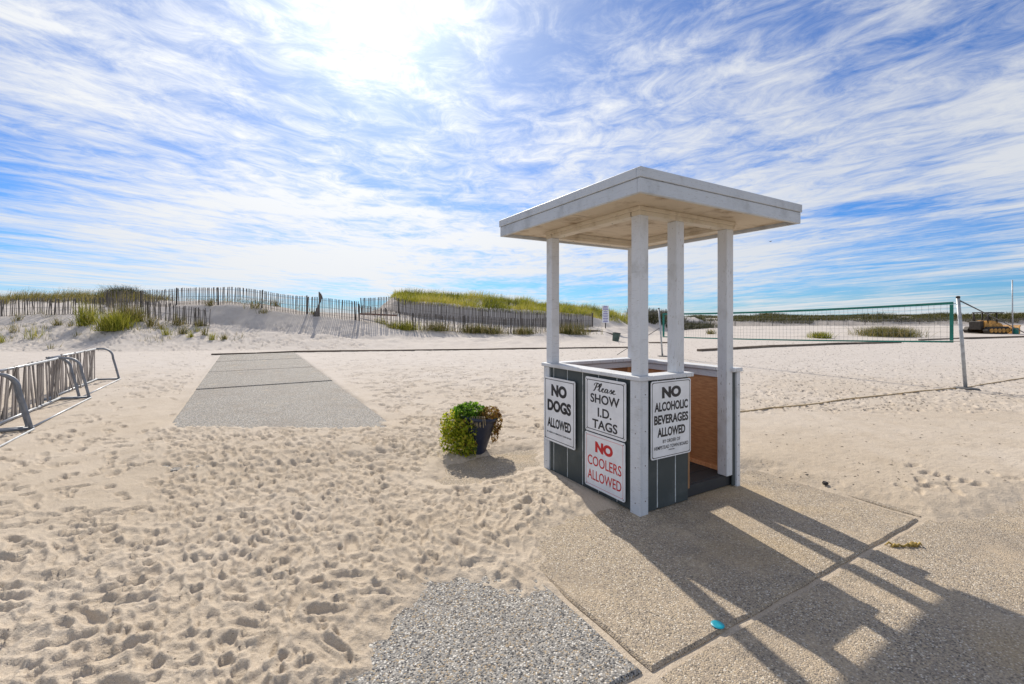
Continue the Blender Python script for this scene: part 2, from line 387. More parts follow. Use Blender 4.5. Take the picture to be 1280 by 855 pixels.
# patches where the wind has kept concrete free of sand (ground positions read off the photograph)
def ground_poly(pp): return np.array([gp(*p)[:2] for p in pp])
EXP_MAIN = ground_poly([(300, 1150), (455, 862), (485, 805), (548, 738), (598, 734), (640, 757), (688, 740), (684, 692), (694, 668), (728, 650), (765, 643), (803, 646),
    (870, 622), (915, 601), (945, 590), (1010, 606), (1080, 624), (1150, 646), (1172, 656), (1215, 650), (1260, 633), (1300, 622), (1900, 650), (2600, 1500), (300, 1500)])
EXP_POT = ground_poly([(528, 604), (556, 580), (612, 566), (672, 560), (682, 584), (636, 598), (590, 611), (550, 613)])
PAD_O = gp(212, 536); PADW = 2.62; PADL = [3.5, 3.35, 3.3, 3.2]
def sdist(P, x, y):
    "signed distance to polygon P, positive inside"
    d = np.full(x.shape, 1e9); ins = np.zeros(x.shape, bool); n = len(P)
    for i in range(n):
        ax, ay = P[i]; bx, by = P[(i + 1) % n]; ex, ey = bx - ax, by - ay
        t = np.clip(((x - ax) * ex + (y - ay) * ey) / (ex * ex + ey * ey + 1e-12), 0, 1)
        d = np.minimum(d, np.hypot(x - ax - t * ex, y - ay - t * ey))
        c = (ay > y) != (by > y)
        with np.errstate(divide='ignore', invalid='ignore'):
            ins ^= c & (x < (bx - ax) * (y - ay) / (by - ay) + ax)
    return np.where(ins, d, -d)

C0x, C0y = gp(800, 645)[:2]
def build_ground():
    th = np.radians(np.arange(-56, 56.001, .1)); ratio = 1.006
    r = [1.15]
    while r[-1] < 46: r.append(r[-1] * ratio)
    while r[-1] < 190: r.append(r[-1] * 1.02)
    while r[-1] < 6000: r.append(r[-1] * 1.45)
    r = np.array(r); nr = len(r); nt = len(th)
    RR, TT = np.meshgrid(r, th, indexing='ij'); X = RR * np.sin(TT); Y = RR * np.cos(TT)
    Z = dune(X, Y)
    near = RR < 45
    flat = (1 - sstep(19, 22, Y))
    # trodden sand: soft lumps, then footprints stamped one after another
    lump = fbm(X * 2.2, Y * 2.2, 4)
    Q = np.where(near, .048 + .030 * lump * (1 - .6 * sstep(0, 4, X)) + .012 * fbm(X * 9, Y * 9, 2), 0.0)
    # wind ripples to the right of the booth
    uu = X * math.cos(R(62)) - Y * math.sin(R(62))
    Q = Q + .0013 * (vnoise(X * 2, Y * 2) + .2) * np.sin(uu * 105 + 5 * fbm(X * 1.5, Y * 1.5, 2)) * sstep(2.0, 3.2, X) * (1 - sstep(7, 9, Y)) * near
    dm = sdist(EXP_MAIN, X, Y); dp = sdist(EXP_POT, X, Y)
    def stamp(x0, y0, a, L, W, D, rim, tread=0.0):
        r0 = math.hypot(x0, y0); t0 = math.atan2(x0, y0); e = max(L, W) * 1.7
        i0 = np.searchsorted(r, r0 - e); i1 = np.searchsorted(r, r0 + e)
        j0 = np.searchsorted(th, t0 - e / r0); j1 = np.searchsorted(th, t0 + e / r0)
        if i1 <= i0 or j1 <= j0: return
        x = X[i0:i1, j0:j1] - x0; y = Y[i0:i1, j0:j1] - y0
        k_ = min(1.9, max(1.0, 1 + (y0 - 3.5) * .13)); D = D * k_; rim = rim * k_
        ca, sa = math.cos(a), math.sin(a); p = x * sa + y * ca; q = x * ca - y * sa
        q = q + .12 * W * np.sin(p / L * 2.2)                             # sole outline slightly waisted
        ee = np.sqrt((p / L) ** 2 + (q / (W * (1 - .18 * np.cos(p / L * 5)))) ** 2)
        ee = ee + .22 * (vnoise(x * 30 + x0 * 91, y * 30 + y0 * 57) - .5)
        cup = -D * (1 - sstep(.55, 1.02, ee)) * (1 + .45 * p / L) + rim * np.exp(-((ee - 1.12) / .2) ** 2)
        if tread: cup = cup + tread * np.sin(p * 2 * math.pi / .021 + 1.5 * np.abs(q) / W) * (1 - sstep(.7, .95, ee))
        m = 1 - sstep(.75, 1.45, ee)
        q0 = Q[i0:i1, j0:j1]; Q[i0:i1, j0:j1] = q0 * (1 - .8 * m) + (.8 * .046) * m + cup
    g = random.Random(11); n = 0; tries = 0
    while n < 3900 and tries < 60000:
        tries += 1
        # sample evenly over the picture of the ground so that near and far both fill
        px = g.uniform(-40, 720); py = 455 + 430 * g.random() ** 1.25
        p = gp(px, py); x, y = p.x, p.y
        dens = 1.0
        if px < 210: dens *= .16 + .5 * max(0, (py - 640) / 220)
        if px < 330 and py > 560: dens *= .75
        if py < 540: dens *= .55
        if px > 640 and py < 570: dens *= .25
        if g.random() > dens: continue
        if sdist(EXP_MAIN, np.array([x]), np.array([y]))[0] > -.06 or sdist(EXP_POT, np.array([x]), np.array([y]))[0] > -.12: continue
        lo = Vector((x, y, 0)) - PAD_O; a1 = lo.dot(E1); a2 = lo.dot(E2)
        if y > 5.8 and -2.4 < a1 < 13.6 and -.2 < a2 < PADW + .2: continue
        kind = g.random(); sc = g.uniform(.8, 1.12)
        head = -ANG + g.gauss(0, .55) + (math.pi if g.random() < .5 else 0)
        if kind < .52: stamp(x, y, head, .125 * sc, .05 * sc, g.uniform(.008, .026), g.uniform(.004, .010), .0028 if y < 4.2 and g.random() < .5 else 0)
        elif kind < .84: stamp(x, y, g.uniform(0, 6.3), g.uniform(.04, .075), g.uniform(.025, .05), g.uniform(.010, .026), g.uniform(.003, .008))
        else: stamp(x, y, head, g.uniform(.10, .19), .038, g.uniform(.010, .024), .006)
        n += 1
    def shoe(x, y, a, sc, D):
        fx, fy = math.sin(a), math.cos(a)
        stamp(x + fx * .055 * sc, y + fy * .055 * sc, a, .085 * sc, .050 * sc, D, .007, .003 if y < 4.5 else 0)
        stamp(x - fx * .085 * sc, y - fy * .085 * sc, a, .050 * sc, .040 * sc, D * 1.15, .006, .002 if y < 4.5 else 0)
    for _ in range(34):                                                  # people walking to and from the path
        px = g.uniform(40, 640); py = g.choice((g.uniform(545, 600), g.uniform(600, 850))); p = gp(px, py); a = -ANG + g.gauss(0, .35) + (math.pi if g.random() < .5 else 0)
        sc = g.uniform(.82, 1.05); x, y = p.x, p.y; D = g.uniform(.010, .019)
        for k in range(g.randint(5, 11)):
            a += g.gauss(0, .07); sd = 1 if k % 2 else -1
            xs = x + math.cos(a) * .09 * sd; ys = y - math.sin(a) * .09 * sd
            x += math.sin(a) * .62; y += math.cos(a) * .62
            if ys < 1.7 or ys > 13: continue
            if sdist(EXP_MAIN, np.array([xs]), np.array([ys]))[0] > -.15 or sdist(EXP_POT, np.array([xs]), np.array([ys]))[0] > -.12: continue
            shoe(xs, ys, a + sd * .12, sc, D * g.uniform(.8, 1.2))
    for _ in range(18):                                                  # deep scuffs in the soft sand at the left
        p = gp(g.uniform(-20, 170), g.uniform(640, 850)); stamp(p.x, p.y, R(70) + g.gauss(0, .25), g.uniform(.10, .20), .042, .022, .008)
    for px, py in [(1158, 597), (1172, 600), (1190, 605), (1180, 612), (1160, 614), (1205, 608), (1222, 612), (1140, 588), (1150, 607), (1195, 621), (1148, 622), (1132, 617), (1245, 600), (1265, 604)]:
        p = gp(px, py); stamp(p.x, p.y, R(55) + g.gauss(0, .5), .105, .045, .018, .004)
    for _ in range(900):                                                 # shallow churned marks all over the court
        px = g.uniform(930, 1400); py = g.uniform(432, 520); p = gp(px, py)
        stamp(p.x, p.y, g.uniform(0, 6.3), g.uniform(.06, .16), g.uniform(.04, .08), g.uniform(.006, .018), .005)
    for _ in range(700):
        px = g.uniform(160, 760); py = g.uniform(440, 500); p = gp(px, py)
        lo = p - PAD_O; a1 = lo.dot(E1); a2 = lo.dot(E2)
        if -.3 < a1 < 14 and -.3 < a2 < PADW + .3: continue
        stamp(p.x, p.y, g.uniform(0, 6.3), g.uniform(.08, .2), g.uniform(.05, .09), g.uniform(.01, .026), .007)
    for _ in range(500):                                                 # tracks on the foot of the dune
        p = hit(g.uniform(-40, 460), g.uniform(405, 440)); stamp(p.x, p.y, g.uniform(0, 6.3), .18, .12, .05, .02)
    Q = Q + np.where(near & (Y < 9), .007 * fbm(X * 24, Y * 24, 3) * sstep(-.2, .25, fbm(X * 1.3 + 3, Y * 1.3, 2) + .1), 0)
    Q = np.where(near, np.maximum(Q, .012), Q)
    # drifts banked against things
    def bank(px, py, sx, sy, h, z=0):
        p = gp(px, py); nonlocal Q
        Q = Q + h * np.exp(-((X - p.x) / sx) ** 2 - ((Y - p.y) / sy) ** 2)
    bank(690, 625, .4, .3, .012); bank(940, 575, .5, .3, .02)
    Lx = (X - C0x) * E2.x + (Y - C0y) * E2.y; Ly = (X - C0x) * E1.x + (Y - C0y) * E1.y    # scour along the booth's sunward wall
    Q = Q - (Q - .012) * np.exp(-np.maximum(-Lx, 0) / .16) * (Lx < .3) * sstep(-.5, -.1, Ly) * (1 - sstep(1.3, 1.7, Ly)) * near
    # clear the concrete
    edge = .12 * fbm(X * 3.1 + 40, Y * 3.1, 4) + .08 * fbm(X * 14, Y * 14, 3)
    e1 = sstep(-.34, .10, dm + edge * 1.5); e2 = sstep(-.12, .16, dp + edge * 1.5 - .04)
    Q = Q * (1 - e1) + (-.013) * e1; Q = Q * (1 - e2) + (-.018) * e2
    lx = X - PAD_O.x; ly = Y - PAD_O.y; a1 = lx * E1.x + ly * E1.y; a2 = lx * E2.x + ly * E2.y
    inside = np.minimum(np.minimum(Y - 5.76, 13.3 - a1), np.minimum(a2 + 0.0, PADW - a2))
    lap = edge * 2.6 * (1 - sstep(6.0, 7.2, Y)) + .5 * edge * sstep(PADW - .7, PADW, a2)
    e3 = sstep(-.05, .14, inside + lap - .10 * (1 - sstep(5.9, 6.6, Y)))
    Q = Q + .038 * (1 - sstep(5.85, 6.5, Y)) * sstep(4.0, 4.8, Y) * sstep(-.5, .1, a2) * (1 - sstep(PADW, PADW + .5, a2)) * sstep(-2.9, -2.4, a1)
    Q = Q - .030 * np.exp(-((a2 + .15) / .2) ** 2) * sstep(0, .8, a1) * (1 - sstep(12, 13.4, a1))
    Q = Q + .02 * np.exp(-((a2 - PADW - .12) / .22) ** 2) * sstep(0, .6, a1) * (1 - sstep(12, 13.4, a1))
    dust = .082 * sstep(.22, .36, fbm(a1 * .8 + 3, a2 * 1.1, 4) + .05 * np.exp(-(PADW - a2) / .3) + .06 * np.exp(-np.maximum(Y - 5.8, 0) / .4)) * (1 + .4 * sstep(3.4, 3.6, a1))
    Q = Q * (1 - e3) + (-.03 + dust) * e3
    # keep the sand out of the booth and rack feet
    Z = Z + Q * near
    V = np.stack([X, Y, Z], -1).reshape(-1, 3)
    i = np.arange(nr - 1)[:, None]; j = np.arange(nt - 1)[None, :]
    a = i * nt + j
    Fq = np.stack([a, a + nt, a + nt + 1, a + 1], -1).reshape(-1, 4)[:, ::-1]
    # the rest of the circle, coarse
    th2 = np.radians(np.linspace(56, 304, 42)); r2 = np.array([1.15, 2, 4, 8, 14, 20, 26, 32, 40, 60, 90, 150, 400, 1200, 6000])
    R2, T2 = np.meshgrid(r2, th2, indexing='ij'); X2 = R2 * np.sin(T2); Y2 = R2 * np.cos(T2); Z2 = .0 * X2 + .01 + np.where(Y2 > 5, dune(X2, Y2), 0)
    o = len(V); V = np.concatenate([V, np.stack([X2, Y2, Z2], -1).reshape(-1, 3), np.array([[0, 0, 0.0]])])
    n2 = len(th2); i = np.arange(len(r2) - 1)[:, None]; j = np.arange(n2 - 1)[None, :]; a = o + i * n2 + j
    F2 = np.stack([a, a + n2, a + n2 + 1, a + 1], -1).reshape(-1, 4)[:, ::-1]
    # disc under the camera
    hub = len(V) - 1; fan = []
    for k in range(0, nt - 1, 2): fan.append((hub, k, min(k + 1, nt - 1), min(k + 2, nt - 1))[::-1])
    for k in range(n2 - 1): fan.append((hub, o + k, o + k, o + k + 1))
    fan = [f for f in fan if len(set(f)) == 4]
    Fq = np.concatenate([Fq, F2, np.array(fan)])
    g_ = mesh_np('beach_sand', V, Fq, M['sand'], smooth=True); tag(g_, kind='structure'); return g_
build_ground()

# ------------------------------------------------------------------ concrete slabs
def slab(parent, O, u0, u1, v0, v1, ztop, mat, th=.14, bev=.012, name='slab'):
    "u along E2, v along E1 from O; edges crumbled a little"
    bm = bmesh.new(); nu = max(2, int((u1 - u0) / .12)); nv = max(2, int((v1 - v0) / .12))
    g = random.Random(int((u0 * 31 + v0 * 17 + O.x * 7) * 100)); edge = []
    for k in range(nu): edge.append((u0 + (u1 - u0) * k / nu, v0))
    for k in range(nv): edge.append((u1, v0 + (v1 - v0) * k / nv))
    for k in range(nu): edge.append((u1 - (u1 - u0) * k / nu, v1))
    for k in range(nv): edge.append((u0, v1 - (v1 - v0) * k / nv))
    cu, cv = (u0 + u1) / 2, (v0 + v1) / 2
    def ring(ins, z):
        out = []
        for (u, v), j in zip(edge, jit):
            i_ = ins + j
            uu = u + (i_ if u < cu - 1e-6 and u <= u0 + 1e-6 else (-i_ if u >= u1 - 1e-6 else 0)); vv = v + (i_ if v <= v0 + 1e-6 else (-i_ if v >= v1 - 1e-6 else 0))
            out.append(bm.verts.new(O + E2 * uu + E1 * vv + Vector((0, 0, z))))
        return out
    jit = [g.uniform(0, .010) for _ in edge]
    r0 = ring(0, ztop - th); r1 = ring(0, ztop - bev); r2 = ring(bev, ztop)
    n = len(edge)
    for A, B in ((r0, r1), (r1, r2)):
        for k in range(n): bm.faces.new((A[k], A[(k + 1) % n], B[(k + 1) % n], B[k]))
    bm.faces.new(r2)
    return mesh_bm(name, bm, mat, parent)
P0 = gp(815, 842)
pave = tag(empty('concrete_pavement', (0, 0, 0)), kind='structure')
GAP = .009
# tan row (under the booth), joint towards the camera, next row
slab(pave, P0, GAP, 2.86, GAP, 3.2, 0.004, M['agg_tan'])
slab(pave, P0, 2.9, 5.9, GAP, 3.2, 0.000, M['agg_tan'])
slab(pave, P0, GAP, 5.9, -3.0, -GAP, -0.003, M['agg_tan'])
slab(pave, P0, -3.0, -GAP - .01, .03, 3.6, 0.006, M['agg_grey'])
slab(pave, P0, -3.0, -GAP, -3.0, -GAP - .02, -0.004, M['agg_grey'])
slab(pave, P0, -3.0, -GAP, 3.64, 6.6, 0.004, M['agg_grey'])
path = tag(empty('concrete_path', PAD_O), kind='structure')
v = 0
for i, L in enumerate(PADL):
    s_ = slab(path, Vector((0, 0, 0)), 0, PADW, v + (.012 if i else -2.3), v + L - .012, (.050, .064, .067, .070)[i], M['agg_pad'])
    v += L

# ------------------------------------------------------------------ booth
C0 = gp(800, 645); C0.z = 0
BW = 1.22; BL = 1.25; ZC = 1.06                       # plan of the booth and its counter height
booth = empty('entry_booth', C0, ANG, 'white and slate wooden ticket booth with flat roof on posts, standing on concrete', 'booth')
def onleft(px, py=None):
    "distance along the left face (and height) for a photograph pixel"
    k = (px - CX) / F; t = (C0.x - k * C0.y) / (k * E1.y - E1.x)
    d = C0.y + t * E1.y; return t if py is None else (t, EYE - (py - HY) * d / F)
def onright(px, py=None):
    k = (px - CX) / F; t = (C0.x - k * C0.y) / (k * E2.y - E2.x)
    d = C0.y + t * E2.y; return t if py is None else (t, EYE - (py - HY) * d / F)
W_, S_ = M['white'], M['siding']
# left face: dark boards with pale gaps
gy = [.085] + [onleft(p) for p in (771, 748, 728, 709, 692)] + [BL - .075]
box('backing_panel', M['groove'], booth, .004, .03, .02, BL - .02, .02, ZC - .04, .001)
for a, b_ in zip(gy[:-1], gy[1:]): box('siding_board', S_, booth, .0, .0035, a + .006, b_ - .006, .012, ZC - .037, .001)
box('corner_trim', W_, booth, -.018, .002, -.018, .085, .0, ZC - .036, .003)
box('corner_trim', W_, booth, -.016, .002, BL - .078, BL + .012, .004, ZC - .036, .003)
# half wall beside the opening
XO = onright(861)
gx = [.072] + [onright(p) for p in (822, 844.6)] + [XO - .004]
box('backing_panel', M['groove'], booth, .031, XO - .01, .004, .03, .02, ZC - .04, .001)
for a, b_ in zip(gx[:-1], gx[1:]): box('siding_board', S_, booth, a + .006, b_ - .006, .0, .0035, .012, ZC - .037, .002)
box('corner_trim', W_, booth, .0035, .072, -.0175, .003, .0, ZC - .0365, .003)
box('wall_end_cap', M['ply_frame'], booth, XO - .004, XO + .014, .002, .095, .10, ZC - .04, .002)
box('inner_panel', M['ply'], booth, .03, XO - .006, .031, .045, .1, ZC - .04, .001)
box('inner_panel', M['ply'], booth, .031, .045, .046, BL - .05, .1, ZC - .04, .001)
# right-hand side wall
box('siding_board', S_, booth, BW - .020, BW - .002, .03, BL - .01, .012, ZC - .037, .002)
box('siding_board', S_, booth, BW - .075, BW - .038, -.001, .014, .012, ZC - .037, .002)
box('corner_trim', W_, booth, BW - .036, BW + .014, -.018, .028, .0, ZC - .036, .003)
box('inner_panel', M['ply'], booth, BW - .050, BW - .036, .11, BL - .05, .1, ZC - .09, .001)
pf = M['ply_frame']
for y0 in (.11, .60, BL - .09): box('panel_stile', pf, booth, BW - .068, BW - .050, y0, y0 + .045, .1, ZC - .098, .002)
box('panel_rail', pf, booth, BW - .066, BW - .051, .156, BL - .095, .1, .14, .002)
box('top_rail', W_, booth, BW - .072, BW - .030, .115, BL - .03, ZC - .10, ZC - .04, .003)
# back wall
box('siding_board', S_, booth, .0, BW - .03, BL - .018, BL, .012, ZC - .037, .002)
box('inner_panel', M['ply'], booth, .05, BW - .075, BL - .046, BL - .032, .1, ZC - .09, .001)
for x0 in (.08, .42, .78, 1.06): box('panel_stile', pf, booth, x0, x0 + .045, BL - .064, BL - .046, .1, ZC - .098, .002)
box('top_rail', W_, booth, .05, BW - .076, BL - .068, BL - .02, ZC - .10, ZC - .04, .003)
# counter boards
ct = .034; WC = M['white_chip']
box('counter_board', WC, booth, -.034, .115, -.034, BL + .03, ZC - ct, ZC, .004)
box('counter_board', WC, booth, .117, XO + .022, -.034, .115, ZC - ct - .001, ZC - .001, .004)
box('counter_board', WC, booth, .117, BW + .03, BL - .10, BL + .03, ZC - ct, ZC, .004)
box('counter_board', WC, booth, BW - .10, BW + .034, -.030, BL - .102, ZC - ct - .001, ZC - .001, .004)
# floor
for k in range(7):
    y0 = .06 + k * .164; box('floor_board', M['floor_dark'], booth, .05, BW - .052, y0, y0 + .160, .075, .105, .003)
box('floor_riser', M['floor_dark'], booth, XO - .002, BW - .04, .030, .056, .012, .103, .003)
# posts
def post(cx, cy, z0, mat, w=.092): return box('post', mat, booth, cx - w / 2, cx + w / 2, cy - w / 2, cy + w / 2, z0, 2.288, .004)
post(.040, .040, ZC - .001, M['white']); post(.040, BL - .065, ZC - .001, M['white']); post(.030 + onright(847.5) - .03 + .03, .048, ZC - .002, M['white_chip'], .094)
post(BW - .105, .048, .106, M['white_chip'], .094); post(BW - .06, BL - .05, ZC - .001, M['white'])
# roof
RX0, RX1, RY0, RY1 = -.365, 1.585, -.35, 1.53; RZ0, RZ1 = 2.325, 2.478
roof = box('roof', M['fascia'], booth, RX0 + .03, RX1 - .03, RY0 + .03, RY1 - .03, 2.362, RZ1 + .004, .002)
n = 5
for k in range(n):
    y0 = RY0 + .032 + k * (RY1 - RY0 - .064) / n; y1 = RY0 + .032 + (k + 1) * (RY1 - RY0 - .064) / n
    box('soffit_panel', M['soffit'], roof, RX0 + .031, RX1 - .031, y0 + .0012, y1 - .0012, 2.356, 2.3615, .001)
fz = RZ1 - .055
for (x0, x1, y0, y1) in ((RX0, RX1, RY0, RY0 + .028), (RX0, RX1, RY1 - .028, RY1), (RX0, RX0 + .028, RY0 + .029, RY1 - .029), (RX1 - .028, RX1, RY0 + .029, RY1 - .029)):
    box('fascia_board', M['fascia'], roof, x0, x1, y0, y1, RZ0, fz - .002, .003)
    gx_ = .009
    xx0 = x0 - gx_ if x0 == RX0 else x0; xx1 = x1 + gx_ if x1 == RX1 else x1; yy0 = y0 - gx_ if y0 == RY0 else y0; yy1 = y1 + gx_ if y1 == RY1 else y1
    box('drip_board', M['fascia'], roof, xx0, xx1, yy0, yy1, fz, RZ1 + .012, .003)
sb = M['soffit_beam']
bx0, bx1, by0, by1 = -.012, BW - .045, -.012, BL - .012
for (x0, x1, y0, y1, w) in ((bx0, bx1, by0, by0 + .10, 0), (bx0, bx1, by1 - .10, by1, 0), (bx0, bx0 + .10, by0 + .101, by1 - .101, 0), (bx1 - .10, bx1, by0 + .101, by1 - .101, 0)):
    box('roof_beam', sb, roof, x0 - .004, x1 + .004, y0, y1, 2.323, 2.3555, .003)
    box('roof_beam', sb, roof, x0 + .004, x1 - .004, y0 + .006, y1 - .006, 2.288, 2.3225, .003)
# screw heads on the trim
bm0 = bmesh.new(); bmesh.ops.create_cone(bm0, cap_ends=True, segments=8, radius1=.0045, radius2=.0035, depth=.003)
scr = bpy.data.meshes.new('screw'); bm0.to_mesh(scr); bm0.free(); scr.materials.append(M['screw'])
for z in (.09, .36, .62, .90):
    link('screw', scr, booth, (-.019, .030, z), (0, R(-90), 0)); link('screw', scr, booth, (.038, -.019, z + .02), (R(90), 0, 0))
    link('screw', scr, booth, (BW - .01, -.019, z + .01), (R(90), 0, 0)); link('screw', scr, booth, (-.017, BL - .03, z), (0, R(-90), 0))
for x, y in ((.11, .04), (.045, .35), (.045, 1.0), (.45, .04), (.9, .04), (.3, 1.19), (.8, 1.19)):
    link('screw', scr, roof, (x, y, 2.2865), (0, 0, 0))

# ------------------------------------------------------------------ signs
def text_mesh(body, w, h, mat, parent, cx, cz, bold=.0, shear=0.0, name='lettering', y=-.0042):
    cu = bpy.data.curves.new('txt', 'FONT'); cu.body = body; cu.size = 1; cu.shear = shear; cu.offset = bold; cu.resolution_u = 4; cu.extrude = .01; cu.fill_mode = 'BOTH'
    o = bpy.data.objects.new('txt', cu); col.objects.link(o)
    dg = bpy.context.evaluated_depsgraph_get(); me = bpy.data.meshes.new_from_object(o.evaluated_get(dg))
    bpy.data.objects.remove(o); bpy.data.curves.remove(cu)
    n = len(me.vertices); a = np.zeros(n * 3, np.float32); me.vertices.foreach_get('co', a); a = a.reshape(-1, 3)
    lo = a.min(0); hi = a.max(0); b_ = np.zeros_like(a)
    b_[:, 0] = ((a[:, 0] - lo[0]) / (hi[0] - lo[0]) - .5) * w + cx
    b_[:, 2] = ((a[:, 1] - lo[1]) / (hi[1] - lo[1]) - .5) * h + cz
    b_[:, 1] = y - (a[:, 2] - lo[2]) / max(1e-6, hi[2] - lo[2]) * .001
    me.vertices.foreach_set('co', b_.ravel()); me.update(); me.materials.clear(); me.materials.append(mat); me.name = name
    for p in me.polygons: p.material_index = 0
    return link(name, me, parent)
def sign_panel(o, w, h, r=.018, th=.006, mat=None):
    bm = bmesh.new(); pts = []
    for cx, cz, a0 in ((w / 2 - r, h / 2 - r, 0), (-w / 2 + r, h / 2 - r, 90), (-w / 2 + r, -h / 2 + r, 180), (w / 2 - r, -h / 2 + r, 270)):
        for k in range(5):
            a = R(a0 + 22.5 * k); pts.append((cx + r * math.cos(a), cz + r * math.sin(a)))
    f = [bm.verts.new((x, -.004, z)) for x, z in pts]; b = [bm.verts.new((x, -.004 + th, z)) for x, z in pts]; n = len(pts)
    bm.faces.new(f); bm.faces.new(list(reversed(b)))
    for k in range(n): bm.faces.new((f[k], b[k], b[(k + 1) % n], f[(k + 1) % n]))
    bmesh.ops.recalc_face_normals(bm, faces=bm.faces)
    return mesh_bm('panel', bm, mat or M['sign_white'], o)
def sign_border(o, w, h, ins, t, mat, r=.014):
    bm = bmesh.new()
    def loop(i):
        out = []
        for cx, cz, a0 in ((w / 2 - i - r, h / 2 - i - r, 0), (-w / 2 + i + r, h / 2 - i - r, 90), (-w / 2 + i + r, -h / 2 + i + r, 180), (w / 2 - i - r, -h / 2 + i + r, 270)):
            for k in range(4):
                a = R(a0 + 30 * k); out.append(bm.verts.new((cx + r * math.cos(a), -.0048, cz + r * math.sin(a))))
        return out
    A, B = loop(ins), loop(ins + t); n = len(A)
    for k in range(n): bm.faces.new((A[k], A[(k + 1) % n], B[(k + 1) % n], B[k]))
    bmesh.ops.recalc_face_normals(bm, faces=bm.faces)
    return mesh_bm('border_line', bm, mat, o)
def face_sign(face, corners, label, stand):
    fn = onleft if face == 'L' else onright
    pts = [fn(*c) for c in corners]                                     # TL TR BR BL
    t0 = (pts[0][0] + pts[3][0]) / 2; t1 = (pts[1][0] + pts[2][0]) / 2
    zt = (pts[0][1] + pts[1][1]) / 2; zb = (pts[2][1] + pts[3][1]) / 2
    w, h = abs(t1 - t0), zt - zb; tc = (t0 + t1) / 2
    if face == 'L': p = C0 + E1 * tc - E2 * stand; rz = ANG - math.pi / 2
    else: p = C0 + E2 * tc - E1 * stand; rz = ANG
    o = empty('notice_sign', (p.x, p.y, (zt + zb) / 2), rz, label, 'sign', 'notice signs screwed to the booth')
    sign_panel(o, w, h)
    for sx in (-1, 1):
        for sz in (-1, 1): link('screw', scr, o, (sx * (w / 2 - .018), -.0055, sz * (h / 2 - .018)), (R(90), 0, 0))
    return o, w, h
K, RD = M['ink_black'], M['ink_red']
s1, w, h = face_sign('L', [(683.1, 470.1), (722.4, 476.6), (721.8, 562), (683.7, 547.8)], 'white notice reading NO DOGS ALLOWED in black capitals on the booth', .026)
sign_border(s1, w, h, .018, .006, K)
text_mesh('NO', w * .50, h * .185, K, s1, -.0, h * .305, .06); text_mesh('DOGS', w * .76, h * .18, K, s1, 0, h * .065, .05)
text_mesh('ALLOWED', w * .76, h * .15, K, s1, 0, -h * .205, .036); text_mesh('BY ORDER OF HEMPSTEAD TOWN BOARD', w * .78, h * .022, K, s1, 0, -h * .36, .01)
s2, w, h = face_sign('L', [(735.4, 469.8), (786.3, 478), (785.3, 551), (734.8, 537.2)], 'white notice reading Please SHOW I.D. TAGS in black lettering', .026)
sign_border(s2, w, h, .020, .006, K)
text_mesh('SHOW', w * .72, h * .165, K, s2, 0, h * .125, .022); text_mesh('I.D.', w * .34, h * .165, K, s2, 0, -h * .115, .022); text_mesh('TAGS', w * .62, h * .165, K, s2, 0, -h * .335, .022)
def script_please(o, w, h, cx, cz):
    "the word Please as brush script, drawn stroke by stroke (x right, y up, x-height 1)"
    st = [[(.15, 1.5), (.0, 1.75), (.25, 2.15), (.8, 2.25), (1.25, 2.0), (1.2, 1.45), (.75, 1.1), (.45, 1.15)], [(.75, 2.2), (.55, 1.4), (.35, .5), (.1, .0), (-.1, .1)],
          [(1.05, .25), (1.5, 1.0), (1.85, 1.9), (1.75, 2.3), (1.55, 1.9), (1.4, .9), (1.45, .15), (1.7, .05), (2.0, .45)],
          [(2.0, .45), (2.35, .65), (2.5, .95), (2.3, 1.05), (2.1, .7), (2.15, .2), (2.45, .0), (2.85, .35)],
          [(3.45, .9), (3.2, 1.05), (2.9, .75), (2.85, .25), (3.05, .0), (3.35, .3), (3.5, .95), (3.4, .3), (3.55, .02), (3.9, .35)],
          [(3.9, .35), (4.3, 1.1), (4.3, .75), (4.5, .35), (4.3, .02), (4.0, .12)], [(4.4, .15), (4.75, .5), (5.05, .75), (5.1, 1.0), (4.9, 1.03), (4.75, .7), (4.8, .2), (5.05, .0), (5.45, .3)]]
    bm = bmesh.new(); nx = 5.55; ny = 2.3
    for s in st:
        q = [];
        for i in range(len(s) - 1):                                     # Catmull-Rom
            p0, p1, p2, p3 = s[max(i - 1, 0)], s[i], s[i + 1], s[min(i + 2, len(s) - 1)]
            for k in range(5):
                t = k / 5; q.append(tuple(.5 * (2 * p1[c] + (p2[c] - p0[c]) * t + (2 * p0[c] - 5 * p1[c] + 4 * p2[c] - p3[c]) * t * t + (3 * p1[c] - p0[c] - 3 * p2[c] + p3[c]) * t ** 3) for c in (0, 1)))
        q.append(s[-1]); n = len(q); L = []; Rr = []
        for i, (x, y) in enumerate(q):
            tx = q[min(i + 1, n - 1)][0] - q[max(i - 1, 0)][0]; ty = q[min(i + 1, n - 1)][1] - q[max(i - 1, 0)][1]; l_ = math.hypot(tx, ty) or 1
            wd = .085 + .075 * max(0, -ty / l_)
            for A, sg in ((L, 1), (Rr, -1)):
                X_ = x - sg * ty / l_ * wd; Y_ = y + sg * tx / l_ * wd; X_ += .12 * Y_
                A.append(bm.verts.new((cx + (X_ / nx - .5) * w, -.0050, cz + (Y_ / ny - .5) * h)))
        for i in range(n - 1): bm.faces.new((Rr[i], Rr[i + 1], L[i + 1], L[i]))
    return mesh_bm('script_lettering', bm, K, o)
script_please(s2, w * .56, h * .15, 0, h * .335)
s3, w, h = face_sign('L', [(734.8, 538.6), (785.2, 552.8), (784.2, 628), (734.2, 603.3)], 'white notice reading NO COOLERS ALLOWED in red capitals', .026)
sign_border(s3, w, h, .020, .004, M['ink_pink'])
